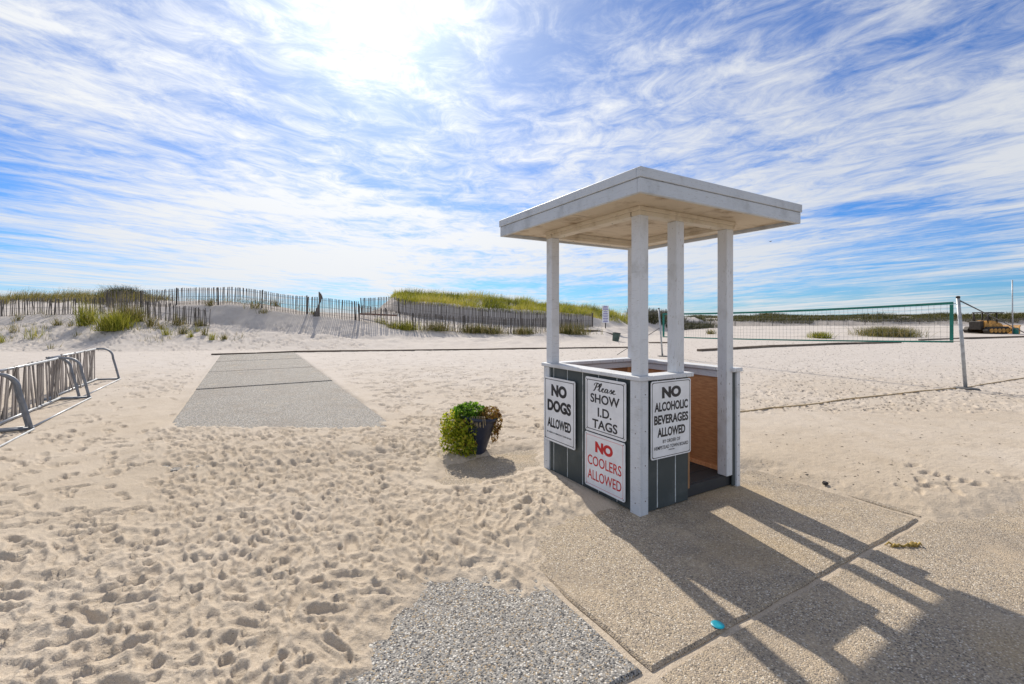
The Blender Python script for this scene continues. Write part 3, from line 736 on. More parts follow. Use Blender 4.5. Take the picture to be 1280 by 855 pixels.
text_mesh('NO', w * .44, h * .20, RD, s3, 0, h * .27, .06); text_mesh('COOLERS', w * .84, h * .18, RD, s3, 0, h * .0, .008); text_mesh('ALLOWED', w * .84, h * .18, RD, s3, 0, -h * .265, .008)
s4, w, h = face_sign('R', [(810, 475.8), (859.8, 472.8), (859.2, 565.3), (810.4, 573)], 'white notice reading NO ALCOHOLIC BEVERAGES ALLOWED beside the booth opening', .026)
sign_border(s4, w, h, .010, .005, K)
text_mesh('NO', w * .48, h * .15, K, s4, 0, h * .345, .06); text_mesh('ALCOHOLIC', w * .84, h * .12, K, s4, 0, h * .165, .036); text_mesh('BEVERAGES', w * .86, h * .12, K, s4, 0, h * .0, .036)
text_mesh('ALLOWED', w * .70, h * .12, K, s4, 0, -h * .165, .036); text_mesh('BY ORDER OF', w * .44, h * .045, K, s4, 0, -h * .285, .008); text_mesh('HEMPSTEAD TOWN BOARD', w * .86, h * .045, K, s4, 0, -h * .36, .008)
text_mesh('TOWN HALL', w * .16, h * .015, K, s4, 0, -h * .405, .005)

# ------------------------------------------------------------------ bike racks
def rack(foot_far, length, label, nsl, seed, gapat=None):
    "rack runs from foot_far back towards the camera; slats upright, hooped ends leaning out to the right"
    g = random.Random(seed); o = empty('bike_rack', foot_far, ANG, label, 'bike rack', 'bike racks standing end to end on the sand')
    G, GB = M['galv'], M['galv_bright']; xo = -.46; ht = .79              # local X = E2, Y = E1 (away)
    def hoop(y, name):
        pts = [(-.02, y, -.05), (-.055, y, .12), (-.105, y, .36), (-.15, y, .55)]
        for k in range(8):
            a = R(12 + 78 * k / 7); pts.append((-.355 + .20 * math.cos(a), y, .59 + .20 * math.sin(a)))
        pts.append((xo, y, .79)); return tube(name, G, o, pts, .022, 10)
    hoop(-.02, 'end_hoop'); hoop(-length, 'end_hoop')
    tube('top_rail', GB, o, [(xo, 0, ht), (xo, -length * .5, ht - .006), (xo, -length, ht)], .020, 10)
    tube('bottom_rail', GB, o, [(xo + .02, 0, .085), (xo + .02, -length, .085)], .018, 10)
    tube('ground_rail', GB, o, [(-.015, -.04, .062), (-.015, -length, .062)], .013, 8)
    for y in (-.02, -length): tube('foot_bar', G, o, [(xo - .10, y, .07), (-.02, y, .07)], .020, 8)
    bm = bmesh.new(); add_box(bm, -.02, .02, -.008, .008, -.375, .375, .002); me = bpy.data.meshes.new('slat'); bm.to_mesh(me); bm.free(); me.materials.append(M['slat'])
    y = -.10
    while y > -length + .08:
        w = g.uniform(.8, 1.5)
        s = link('slat', me, o, (xo + g.uniform(-.022, .0), y, .425 + g.uniform(-.01, .02)), (g.gauss(0, .035), 0, R(90))); s.scale = (w, 1, 1)
        if g.random() < .10: s.rotation_euler = (g.choice((-.22, .2)), .05, R(90))
        y -= g.choice((.06, .07, .085, .095, .12))
        if gapat and abs(y + gapat) < .1: y -= .22
    return o
F1_, F2_, F3_ = gp(46, 541), gp(116, 500.5), gp(152, 476.5)
rack(F3_, (F3_ - F2_).length - .07, 'galvanised bike rack with grey slats, its far end beside the sand-swept concrete path', 30, 1)
rack(F2_, (F2_ - F1_).length - .07, 'middle galvanised bike rack with crooked slats between two other racks', 30, 2, .35)
rack(F1_, 2.9, 'galvanised bike rack farthest from the dune fence, with its hooped end leaning out', 30, 3)

# ------------------------------------------------------------------ leaves and grass
def leafmesh(name, C, size, mat, parent=None, flat=.0, loc=None):
    "a small folded diamond for each centre"
    C = np.asarray(C); n = len(C); s = size * (.45 + 1.1 * rng.random((n, 1)) ** 1.5)
    a = rng.normal(size=(n, 3)); a[:, 2] = a[:, 2] * (1 - flat) + .25; a /= np.linalg.norm(a, axis=1, keepdims=True)
    b = rng.normal(size=(n, 3)); b -= a * (a * b).sum(1, keepdims=True); b /= np.linalg.norm(b, axis=1, keepdims=True); c = np.cross(a, b)
    V = np.stack([C - a * s, C + b * s * .6 + c * s * .12, C + a * s, C - b * s * .6 + c * s * .12], 1).reshape(-1, 3)
    Fc = np.arange(4 * n).reshape(-1, 4)
    o = mesh_np(name, V, Fc, mat, parent, loc)
    at_ = o.data.attributes.new('tint', 'FLOAT', 'POINT'); at_.data.foreach_set('value', np.repeat(rng.random(n), 4).astype(np.float32)); return o
def blademesh(name, B, H, W, lean, mat, parent=None, wind=(.0, .0), curl=.45, tint=None):
    "curved tapering blades rooted at B (n,3); heights H (n,)"
    B = np.asarray(B, float); n = len(B); az = rng.random(n) * 2 * np.pi; le = np.abs(rng.normal(0, lean, n))
    dx = np.cos(az) * le + wind[0]; dy = np.sin(az) * le + wind[1]
    fa = rng.random(n) * np.pi; wx = np.cos(fa) * W * .5; wy = np.sin(fa) * W * .5
    V = []
    for t, wd in ((0, 1.0), (.5, .8), (1, .06)):
        off = t + curl * t * t
        c = np.stack([B[:, 0] + dx * H * off, B[:, 1] + dy * H * off, B[:, 2] + H * (t - .25 * curl * t * t * (le + .3))], 1)
        V.append(c + np.stack([wx * wd, wy * wd, 0 * wx], 1)); V.append(c - np.stack([wx * wd, wy * wd, 0 * wx], 1))
    V = np.stack(V, 1).reshape(-1, 3); k = np.arange(n)[:, None] * 6
    Fc = np.concatenate([k + np.array([0, 1, 3, 2]), k + np.array([2, 3, 5, 4])], 0)
    o = mesh_np(name, V, Fc, mat, parent)
    tv = rng.random(n) if tint is None else tint
    at_ = o.data.attributes.new('tint', 'FLOAT', 'POINT'); at_.data.foreach_set('value', np.repeat(tv, 6).astype(np.float32)); return o

# ------------------------------------------------------------------ planter
def planter():
    b = gp(588, 567); o = empty('planter', b, 0, 'navy tapered flower pot overflowing with yellow-green and browned trailing plants on the sand', 'planter')
    bm = bmesh.new(); H = .42
    add_lathe(bm, [(.105, -.03), (.115, 0), (.135, .10), (.165, .24), (.19, .36), (.196, .385), (.212, .388), (.215, .42), (.200, .424), (.190, .40), (.185, .37)], 32)
    mesh_bm('pot', bm, M['pot'], o, (.04, 0, 0), (R(-2), R(7), 0), smooth=True)
    bm = bmesh.new(); add_lathe(bm, [(.15, .34), (.188, .375), (.02, .40)], 20); mesh_bm('soil', bm, M['soil'], o, (.06, 0, 0), smooth=True)
    def lobes(L, n):
        out = []
        for _ in range(n):
            cx, cy, cz, rx, ry, rz = L[rng.choice(len(L), p=np.array([l[3] * l[4] * l[5] for l in L]) / sum(l[3] * l[4] * l[5] for l in L))]
            d = rng.normal(size=3); d /= np.linalg.norm(d); q = .62 + .42 * rng.random() ** .6
            q *= .86 + .34 * vnoise(np.array([d[0] * 3 + cx * 20 + 7]), np.array([d[2] * 3 + d[1] * 3]))[0]
            p = (cx + d[0] * rx * q, cy + d[1] * ry * q, cz + d[2] * rz * q)
            if p[2] > .005: out.append(p)
        return np.array(out)
    leafmesh('trailing_foliage', lobes([(-.17, -.06, .34, .15, .17, .14), (-.17, -.10, .19, .14, .14, .15), (-.06, -.15, .14, .12, .10, .14), (-.20, .02, .26, .10, .15, .14), (-.10, -.12, .28, .12, .10, .12), (-.02, -.17, .31, .10, .09, .13), (-.02, -.18, .13, .11, .09, .13)], 3600), .017, M['leaf_green'], o)
    leafmesh('crown_foliage', lobes([(.0, .02, .47, .17, .15, .095), (-.08, .0, .45, .12, .14, .08)], 1500), .018, M['leaf_top'], o)
    leafmesh('dried_foliage', lobes([(.20, .04, .43, .13, .15, .08), (.28, .05, .33, .075, .12, .12), (.27, .03, .22, .05, .08, .09), (.16, -.02, .44, .09, .10, .06)], 1300), .015, M['leaf_dry'], o)
    bm = bmesh.new(); g = random.Random(3)
    for k in range(11):
        x = .02 + .014 * k; pts = [(x, -.13, .44), (x + g.uniform(-.01, .02), -.185, .44), (x + g.uniform(-.01, .02), -.20, .38 - g.uniform(0, .05))]
        add_tube(bm, pts, .0035, 4)
    mesh_bm('dry_stems', bm, M['stem'], o)
planter()

# ------------------------------------------------------------------ dune fences
def polyline(pts, step):
    pts = [Vector(p) for p in pts]; out = []; carry = 0
    for a, b in zip(pts[:-1], pts[1:]):
        L = (b - a).length; s = carry
        while s < L: out.append((a + (b - a) * (s / L), (b - a).normalized())); s += step
        carry = s - L
    return out
bm = bmesh.new(); add_box(bm, -.021, .021, -.006, .006, 0, 1.25, .002)
pick = bpy.data.meshes.new('picket'); bm.to_mesh(pick); bm.free(); pick.materials.append(M['picket'])
bm = bmesh.new(); add_tube(bm, [(0, 0, -.3), (0, 0, 1.28)], [.04, .035], 7)
fpost = bpy.data.meshes.new('fence_post'); bm.to_mesh(fpost); bm.free(); fpost.materials.append(M['post_wood'])
def fence(line, label, step=.105, hh=1.15, lean=.02, seed=1, pstep=3.05, ragged=.02, skip=0.0, pscale=1.0):
    "line: (photograph column, distance); pickets stand on the dune at that place"
    g = random.Random(seed); P = [at(px, d) for px, d in line]; P = [Vector((p.x, p.y, 0)) for p in P]
    base = P[0].copy(); base.z = T(base.x, base.y)
    o = empty('dune_fence', base, 0, label, 'fence', 'picket fences along the dune')
    # smooth ground line under the fence
    pts = polyline(P, step); zs = np.array([T(p.x, p.y) for p, _ in pts]); k = np.ones(15) / 15; zs2 = np.convolve(np.pad(zs, 7, 'edge'), k, 'valid')
    wob = 0.0; wires = []
    for i, ((p, t), z, z0) in enumerate(zip(pts, zs2, zs)):
        wob = .96 * wob + g.gauss(0, ragged * .4); top = z + hh + wob * .7
        a = math.atan2(t.y, t.x); wires.append((p.x - base.x, p.y - base.y, top - base.z))
        if g.random() < skip: continue
        q = link('picket', pick, o, (p.x - base.x, p.y - base.y, top - 1.25 - base.z + g.gauss(0, ragged)), (g.gauss(0, .03), g.gauss(0, lean), a))
    for (p, t) in polyline(P, pstep):
        q = link('fence_post', fpost, o, (p.x - base.x - t.y * .06, p.y - base.y + t.x * .06, T(p.x, p.y) - base.z - .05 + hh - 1.2), (g.gauss(0, .03), g.gauss(0, .03), g.uniform(0, 3)))
    for dz in (-.15, -.55, -.95):
        tube('wire', M['wire'], o, [(x, y, z + dz) for x, y, z in wires[::6]] + [(wires[-1][0], wires[-1][1], wires[-1][2] + dz)], .007, 4)
    return o
fence([(-60, 26.2), (0, 26), (75, 26), (150, 25.5), (200, 25.2), (262, 24.7)], 'low dark weathered picket fence half buried in sand, in front of the olive grass', .10, .98, .05, 4, ragged=.035, skip=.03)
fence([(132, 29.8), (175, 29), (230, 28), (285, 27.5), (330, 27), (380, 26.5), (449, 26)], 'tall picket fence curving over the bare dune crest against the sky', .105, 1.12, .012, 5, ragged=.012)
fence([(449.6, 26), (493, 26.5), (530, 27), (600, 28), (660, 29), (728, 30)], 'front picket fence below the green grassy dune with brush at its foot', .10, 1.0, .03, 6, ragged=.02)
fence([(453, 30), (475, 31.5), (494, 32.2), (530, 32.7), (600, 33.7), (660, 34.7), (742, 36.4)], 'rear grey picket fence just under the bright green dune grass', .10, 1.15, .02, 7, ragged=.015)
# far fence beyond the volleyball court: posts singly, pickets too small to tell apart
def far_fence():
    P = [at(px, d) for px, d in ((800, 47), (850, 62), (900, 83), (1000, 84), (1130, 85), (1300, 86))]
    base = P[0].copy(); o = empty('dune_fence', base, 0, 'far low picket fence along the scrub-covered dune beyond the volleyball court', 'fence', 'picket fences along the dune')
    V = []; Fc = []
    for p, t in polyline([Vector((q.x, q.y, 0)) for q in P], .22):
        z = T(p.x, p.y) - base.z; w = t * .045; h = 1.0 + random.gauss(0, .04); i = len(V)
        for s in (-1, 1):
            for zz in (z - .2, z + h): V.append((p.x - base.x + w.x * s, p.y - base.y + w.y * s, zz))
        Fc.append((i, i + 2, i + 3, i + 1))
    tag(mesh_np('far_pickets', V, Fc, M['picket'], o), kind='stuff')
    for p, t in polyline([Vector((q.x, q.y, 0)) for q in P], 3.6):
        q = link('fence_post', fpost, o, (p.x - base.x, p.y - base.y, T(p.x, p.y) - base.z), (random.gauss(0, .04), random.gauss(0, .04), 0))
far_fence()

# ------------------------------------------------------------------ dune vegetation
def scatter(pxr, dr, n, jitter=None, keep=None):
    px = rng.uniform(*pxr, n); d = rng.uniform(*dr, n); x = (px - CX) / F * d; 
    if keep is not None:
        m = keep(px, d, x); px, d, x = px[m], d[m], x[m]
    return np.stack([x, d, dune(x, d) - .03], 1), px
# olive grass on the left crest
B1, _ = scatter((-90, 215), (30.5, 39), 15000, keep=lambda px, d, x: (vnoise(x * .9, d * .9) > .28) & (d > 31.5 + 2 * np.sin(px * .03)))
g1 = blademesh('olive_dune_grass', B1, (.40 + .45 * rng.random(len(B1)) ** 2) * (.6 + .9 * vnoise(B1[:, 0] * .7, B1[:, 1] * .7)), .020, .30, M['grass_dry'], wind=(.28, .0)); tag(g1, 'olive and straw coloured beach grass covering the dune crest behind the low dark fence', 'dune grass', kind='stuff')
B2, _ = scatter((488, 800), (33.5, 47), 40000, keep=lambda px, d, x: (d > np.interp(px, [488, 497, 530, 600, 725, 800], [37, 33.7, 34.0, 35.0, 37.0, 43])) & (d < np.interp(px, [488, 600, 725, 800], [43, 44, 47, 52])) & (vnoise(x * 1.1 + 5, d * 1.1) > .22))
tn = np.clip(.52 + 1.7 * fbm(B2[:, 0] * .6, B2[:, 1] * .6, 3) + .25 * rng.normal(size=len(B2)), 0, 1)
g2 = blademesh('green_dune_grass', B2, (.22 + .42 * rng.random(len(B2)) ** 1.6) * (.6 + 1.1 * vnoise(B2[:, 0] * .8, B2[:, 1] * .8 + 7)), .026, .38, M['grass_green'], wind=(.10, .0), tint=tn); tag(g2, 'bright yellow-green beach grass carpeting the dune behind the grey fence', 'dune grass', kind='stuff')
B6, _ = scatter((492, 780), (34.5, 45), 1500, keep=lambda px, d, x: (vnoise(x * .7 + 2, d * .7) > .5) & (d > np.interp(px, [492, 530, 600, 725, 780], [34, 34.5, 35.5, 37.5, 42])))
g6 = blademesh('dry_stalks', B6, .45 + .55 * rng.random(len(B6)), .016, .25, M['grass_dry'], wind=(.15, 0)); tag(g6, 'taller dry stalks standing up out of the bright green dune grass', 'dune grass', kind='stuff')
B7, _ = scatter((-60, 330), (21.2, 28), 4200, keep=lambda px, d, x: (vnoise(x * 1.3 + 3, d * 1.3 + 6) > .62) & (px + (d - 20) * 25 < 380))
g7 = blademesh('slope_wisps', B7, .15 + .38 * rng.random(len(B7)) ** 2, .016, .4, M['grass_dry'], wind=(.1, 0)); tag(g7, 'thin dry grass wisps scattered over the bare slope below the low dark fence', 'dune grass', kind='stuff')
B3, _ = scatter((230, 450), (28.5, 33), 900, keep=lambda px, d, x: vnoise(x * .8 + 3, d * .8) > .62)
g3 = blademesh('sparse_dune_grass', B3, .30 + .35 * rng.random(len(B3)), .018, .25, M['grass_dry'], wind=(.2, 0)); tag(g3, 'sparse straw-coloured grass on the bare crest behind the tall picket fence', 'dune grass', kind='stuff')
B4, _ = scatter((850, 1420), (85, 101), 42000, keep=lambda px, d, x: (vnoise(x * .22, d * .4) > .20) & (d > 85.5 + 3 * vnoise(x * .3, d * 0)))
g4 = blademesh('far_dune_scrub', B4, .45 + .75 * rng.random(len(B4)) * (2.2 * vnoise(B4[:, 0] * .16 + 3, B4[:, 1] * .1) ** 2), .10, .5, M['scrub'], wind=(.05, 0)); tag(g4, 'olive scrub along the far dunes behind the volleyball net', 'scrub', kind='stuff')
B5, _ = scatter((785, 900), (47, 70), 9000, keep=lambda px, d, x: (d > np.interp(px, [785, 830, 900], [43, 49, 70])) & (vnoise(x * .5, d * .5) > .3))
g5 = blademesh('dark_dune_scrub', B5, .5 + .8 * rng.random(len(B5)), .07, .5, M['shrub']); tag(g5, 'dark green scrub on the dune behind the far volleyball post', 'scrub', kind='stuff')
# brush at the foot of the front fence
for px, n, s in ((505, 500, .55), (545, 420, .55), (590, 500, .6), (612, 420, .5), (655, 400, .5), (712, 700, .8)):
    p = at(px, float(np.interp(px, [493, 530, 600, 660, 728], [26.3, 26.8, 27.8, 28.7, 29.6])))
    Bq = rng.normal(size=(n, 3)) * np.array([s * .8, .3, 0]); Bq[:, 2] = 0
    o = blademesh('brush_bush', Bq, .25 + s * .9 * rng.random(n), .022, .4, M['grass_green'] if px == 505 else M['grass_dry']); o.location = p
    lab = {505: 'yellow-green brush growing through the front fence beside the red-brown beam', 712: 'dark brushy bush at the end of the front fence beside the path'}.get(px, 'olive brush growing at the foot of the front picket fence')
    tag(o, lab, 'bush', 'brush along the front fence')
# tufts on the sand slope, each where it grows
def tuft(px, py, hpx, wpx, n, mat, label, name='grass_tuft', lean=.28, blade=.016, group='grass tufts on the dune slope'):
    p = hit(px, py); s = p.y / F; h = hpx * s; w = wpx * s
    Bq = rng.normal(size=(n, 3)) * np.array([w * .22, w * .22, 0])
    Bq[:, 2] = -.03
    o = blademesh(name, Bq, h * (.45 + .55 * rng.random(n)), blade, lean, M[mat]); o.location = p; tag(o, label, 'grass', group); return o
tuft(143, 413, 30, 34, 900, 'grass_green', 'largest dense green and rust grass bush in front of the low dark fence', 'grass_bush', .38, .02)
tuft(150, 405, 34, 26, 260, 'grass_dry', 'tall straw-tipped grass rising just behind the largest grass bush', 'grass_bush', .25, .016)
tuft(167, 402, 26, 24, 380, 'grass_dry', 'upright green-brown grass bush beside the largest grass bush', 'grass_bush', .28, .018)
tuft(108, 407, 36, 24, 260, 'grass_green', 'loose leggy green grass clump standing before the low dark fence', 'grass_bush', .25, .02)
def crest_bush():
    p = at(158, 34.2); n = 1500; Bq = rng.normal(size=(n, 3)) * np.array([.85, .5, 0]); Bq[:, 2] = 0
    o = blademesh('grass_bush', Bq, (.35 + .85 * rng.random(n)) * np.exp(-(Bq[:, 0] / 1.5) ** 2), .03, .5, M['shrub'], wind=(-.25, 0)); o.location = p
    tag(o, 'dark windswept bush on the dune crest at the end of the olive grass', 'bush')
crest_bush()
small = 'small green grass tuft on the bare sand slope below the fences'
for px, py, hp, wp, n in ((72, 408, 15, 12, 80), (45, 424, 22, 22, 60), (18, 416, 20, 10, 40), (1, 430, 16, 10, 60), (22, 402, 16, 10, 40), (88, 409, 12, 8, 40), (190, 408, 18, 14, 110), (207, 420, 15, 10, 70),
                          (222, 408, 20, 16, 110), (228, 419, 18, 14, 90), (239, 423, 13, 7, 50), (250, 409, 15, 13, 100), (256, 420, 18, 8, 50), (265, 426, 14, 8, 60), (280, 426, 13, 9, 70), (98, 421, 10, 8, 24), (66, 437, 12, 14, 24), (200, 413, 14, 12, 50), (245, 416, 12, 9, 40), (475, 405, 12, 18, 90), (488, 411, 12, 8, 40)):
    lab = {45: 'spindly loose weed with few stalks on the open sand between low fence and bike racks', 66: 'faint dry wisps of grass on the sand just above the bike racks', 475: 'green tuft spilling down the sand below the red-brown beam', 488: 'little green tuft at the foot of the fence post beside the red-brown beam', 280: 'small green tuft standing alone on the slope nearest the concrete path', 190: 'fuller green-brown tuft close against the upright grass bush'}.get(px, small)
    tuft(px, py, hp, wp, n, 'grass_green' if (px % 2) else 'grass_dry', lab, lean=.3, blade=.018)
for px, py, hp, wp in ((275, 377, 16, 14), (303, 377, 12, 12), (318, 386, 18, 18), (345, 384, 14, 10), (372, 378, 16, 9), (385, 384, 14, 12), (392, 394, 10, 10), (262, 383, 14, 10), (330, 392, 10, 14)):
    tuft(px, py, hp, wp, 70, 'grass_dry', 'wispy dry grass tuft growing on the crest along the tall picket fence', lean=.3, blade=.02)
tuft(1108, 420, 15, 58, 3000, 'grass_dry', 'wide yellow-green grass clump on a sand mound behind the volleyball net', 'grass_bush', .45, .022, 'grass clumps beyond the court')
tuft(1025, 423, 11, 24, 420, 'grass_green', 'smaller round grass clump left alone on the sand behind the volleyball net', 'grass_bush', .4, .04, 'grass clumps beyond the court')
tuft(888, 418, 9, 12, 120, 'grass_dry', 'tiny grass clump on the open sand behind the booth posts', 'grass_bush', .4, .035, 'grass clumps beyond the court')
# bunch of collapsed pickets poking up by the tall fence
def bunch():
    p = at(396, 26.2); o = empty('picket_bundle', p, 0, 'grey bundle of loose pickets leaning together to a point by the tall fence', 'pickets')
    for k in range(9):
        q = link('picket', pick, o, (-.26 + .05 * k, .02 * (k % 3), -.1 - .02 * (k % 2)), (0, R(24 - 3.1 * k), 0)); q.scale = (1.5, 1, 1.12 + .02 * k)
bunch()
def timber(name, pts, w, h, mat, label, cat, group=None, dz=0.0):
    "long squared timber following ground points"
    o = empty(name, pts[0], 0, label, cat, group); b = Vector(pts[0])
    for i, (a, c) in enumerate(zip(pts[:-1], pts[1:])):
        a = Vector(a) - b; c = Vector(c) - b; t = (c - a); L = t.length; ang = math.atan2(t.y, t.x); sl = math.atan2(t.z, math.hypot(t.x, t.y))
        bm = bmesh.new(); add_box(bm, .004, L - .004, -w / 2, w / 2, -h * .6, h, .008); q = mesh_bm('timber_length', bm, mat, o, a + Vector((0, 0, dz)), (0, -sl, ang))
    return o
def gl(pp, z=0.0): return [gp(x, y, z) for x, y in pp]
def cut(pts, n):
    out = [];
    for a, b in zip(pts[:-1], pts[1:]):
        for k in range(n): out.append(a + (b - a) * (k / n) + Vector((0, 0, random.gauss(0, .008))))
    return out + [pts[-1]]
timber('timber_edging', cut(gl([(264, 445.5), (372, 441.8), (480, 440.2), (600, 438.6), (700, 437), (790, 436)]), 2), .13, .085, M['curb'], 'long weathered timber edging across the sand at the end of the concrete path', 'timber', 'timber edgings across the beach', .02)
timber('timber_edging', cut(gl([(873, 440.5), (960, 435.4), (1040, 432), (1125, 429.6)]), 3), .18, .13, M['curb'], 'weathered timber edging along the sand behind the volleyball net', 'timber', 'timber edgings across the beach', .02)
timber('timber_edging', cut(gl([(1150, 426.5), (1205, 424), (1300, 421)]), 3), .2, .12, M['curb'], 'thin far timber edging running behind the volleyball post towards the bulldozer', 'timber', 'timber edgings across the beach', .0)
timber('timber_edging', [hit(722, 414), hit(748, 415), hit(768, 420)], .14, .10, M['curb'], 'short dark timber edging beside the path near the green bin', 'timber', 'timber edgings across the beach', .04)
timber('timber_edging', gl([(811, 430), (850, 430)]), .16, .10, M['curb'], 'short timber edging lying in the sand behind the far volleyball post', 'timber', 'timber edgings across the beach', .02)
pb = [at(449.5, 27.2), at(496, 27.8)]; pb[0].z = EYE - (392.5 - HY) / F * 27.2; pb[1].z = EYE - (394.5 - HY) / F * 27.8
timber('boardwalk_beam', pb, .12, .06, M['beam_red'], 'red-brown beam of a buried walkway crossing the dune gap behind the fence', 'beam', None, 0)

# ------------------------------------------------------------------ volleyball net
def volleyball():
    nb = gp(1208, 489); nt_ = Vector((0, 0, 0)); d = nb.y
    nt_ = Vector(((1197.5 - CX) / F * d, d, EYE + (HY - 373) / F * d))
    fb = gp(828.5, 447); ft = Vector(((823.5 - CX) / F * fb.y, fb.y, EYE + (HY - 386.5) / F * fb.y))
    for a, b, lab in ((nb, nt_, 'near leaning silver volleyball post with a round base plate'), (fb, ft, 'far thin volleyball post seen between the booth posts')):
        o = empty('volleyball_post', a, 0, lab, 'post', 'volleyball posts'); v = b - a
        tube('pole', M['galv_bright'], o, [v * 0 - Vector((0, 0, .15)), v * .5, v], .032, 12)
        bm = bmesh.new(); add_lathe(bm, [(.03, .0), (.036, .01), (.036, .036), (.02, .05)], 12); mesh_bm('pole_cap', bm, M['steel_dark'], o, v)
        bm = bmesh.new(); add_lathe(bm, [(.19, .01), (.20, .035), (.19, .05), (.05, .06)], 20); mesh_bm('base_plate', bm, M['rope_dark'], o, (0, 0, .02))
    # net
    ax = (ft - nt_); ax.z = 0; ax.normalize()
    A = Vector((nt_.x, nt_.y, 0)) + ax * .06 + Vector(((1194.5 - 1197.5) / F * d, 0, 0)) * .3; Bp = Vector((ft.x, ft.y, 0)) - ax * .20
    zA = (EYE + (HY - 378.5) / F * d, EYE + (HY - 427.5) / F * d); zB = (EYE + (HY - 392.5) / F * Bp.y, EYE + (HY - 421) / F * Bp.y)
    o = empty('volleyball_net', (A.x, A.y, 0), 0, 'dark cord volleyball net with teal edge bands strung between two posts', 'net')
    L = (Bp - A).length; D = (Bp - A) / L
    def P(s, t):
        sag = .09 * 4 * (s / L) * (1 - s / L)
        zt = zA[0] + (zB[0] - zA[0]) * s / L - sag * .6; zb = zA[1] + (zB[1] - zA[1]) * s / L - sag * .35
        return D * s + Vector((0, 0, zt + (zb - zt) * t))
    def band(name, pts_t, w, mat):
        bm = bmesh.new(); nrm = Vector((-D.y, D.x, 0)) * .004
        for i in range(len(pts_t) - 1):
            a0, a1 = pts_t[i]; b0, b1 = pts_t[i + 1]
            q = [bm.verts.new(p + s * nrm) for s in (1, -1) for p in (a0, b0, b1, a1)]
            bm.faces.new(q[:4]); bm.faces.new(q[7:3:-1])
            for k in range(4): bm.faces.new((q[k], q[4 + k], q[4 + (k + 1) % 4], q[(k + 1) % 4]))
        return mesh_bm(name, bm, mat, o)
    S = [L * k / 24 for k in range(25)]
    band('top_band', [(P(s, -.03), P(s, .035)) for s in S], .05, M['net_band'])
    band('bottom_band', [(P(s, .975), P(s, 1.02)) for s in S], .03, M['net_band'])
    U = Vector((0, 0, 0))
    band('side_band', [(P(.0, t) , P(.06, t)) for t in (0.04, .35, .7, .97)], .1, M['net_band'])
    band('side_band', [(P(L - .10, t), P(L, t)) for t in (0.04, .35, .7, .97)], .1, M['net_band'])
    bm = bmesh.new(); r = .0022
    for k in range(1, int(L / .105)): 
        s = k * .105 + random.gauss(0, .004); add_tube(bm, [P(s, .03), P(s + random.gauss(0, .008), .5), P(s, .98)], r, 3, False)
    for k in range(1, 8):
        add_tube(bm, [P(s, k / 8) + Vector((0, 0, random.gauss(0, .004))) for s in [L * q / 60 for q in range(61)]], r, 3, False)
    mesh_bm('cord_mesh', bm, M['net_cord'], o)
    # tie cords to the posts
    for z, p in ((0.02, nt_), (.99, nt_ + (nb - nt_) * ((nt_.z - zA[1]) / nt_.z))): tube('tie_cord', M['rope_dark'], o, [P(0, z), Vector((p.x, p.y, P(0, z).z + .01)) - Vector((A.x, A.y, 0))], .006, 5)
    # guy ropes
    an = nb + (nb - fb).normalized() * 2.6; an.z = .0
    g = tube('guy_rope', M['rope_dark'], None, [nt_ + Vector((0, 0, -.02)), (nt_ + an) * .5 + Vector((0, 0, -.02)), an], .008, 6); tag(g, 'dark guy rope running down from the near volleyball post', 'rope', 'volleyball guy ropes')
    an2 = an + Vector((.35, .25, 0)); g = tube('guy_rope', M['rope_dark'], None, [nt_ + Vector((0, 0, -.04)), an2], .005, 6); tag(g, 'thinner second guy rope from the near volleyball post', 'rope', 'volleyball guy ropes')
    a3 = gp(769, 445); t3 = fb + (ft - fb) * .62; g = tube('guy_rope', M['rope_dark'], None, [t3, a3], .012, 6); tag(g, 'dark guy rope slanting to the sand from the far volleyball post', 'rope', 'volleyball guy ropes')
    # boundary webbing on the sand
    pp = gl([(860, 527), (932, 518), (1010, 510), (1080, 500.5), (1150, 492.5), (1208, 487.5), (1245, 481), (1290, 474), (1340, 468)], .0)
    bm = bmesh.new(); pts = []
    for a, b in zip(pp[:-1], pp[1:]):
        for k in range(5):
            q = a + (b - a) * (k / 5); pts.append(q + Vector((random.gauss(0, .006), random.gauss(0, .006), 0.056 + random.gauss(0, .004))))
    add_tube(bm, pts, .014, 6); g = mesh_bm('court_line', bm, M['rope'], None, smooth=True); tag(g, 'tan webbing boundary line lying across the sand of the volleyball court', 'rope')
volleyball()

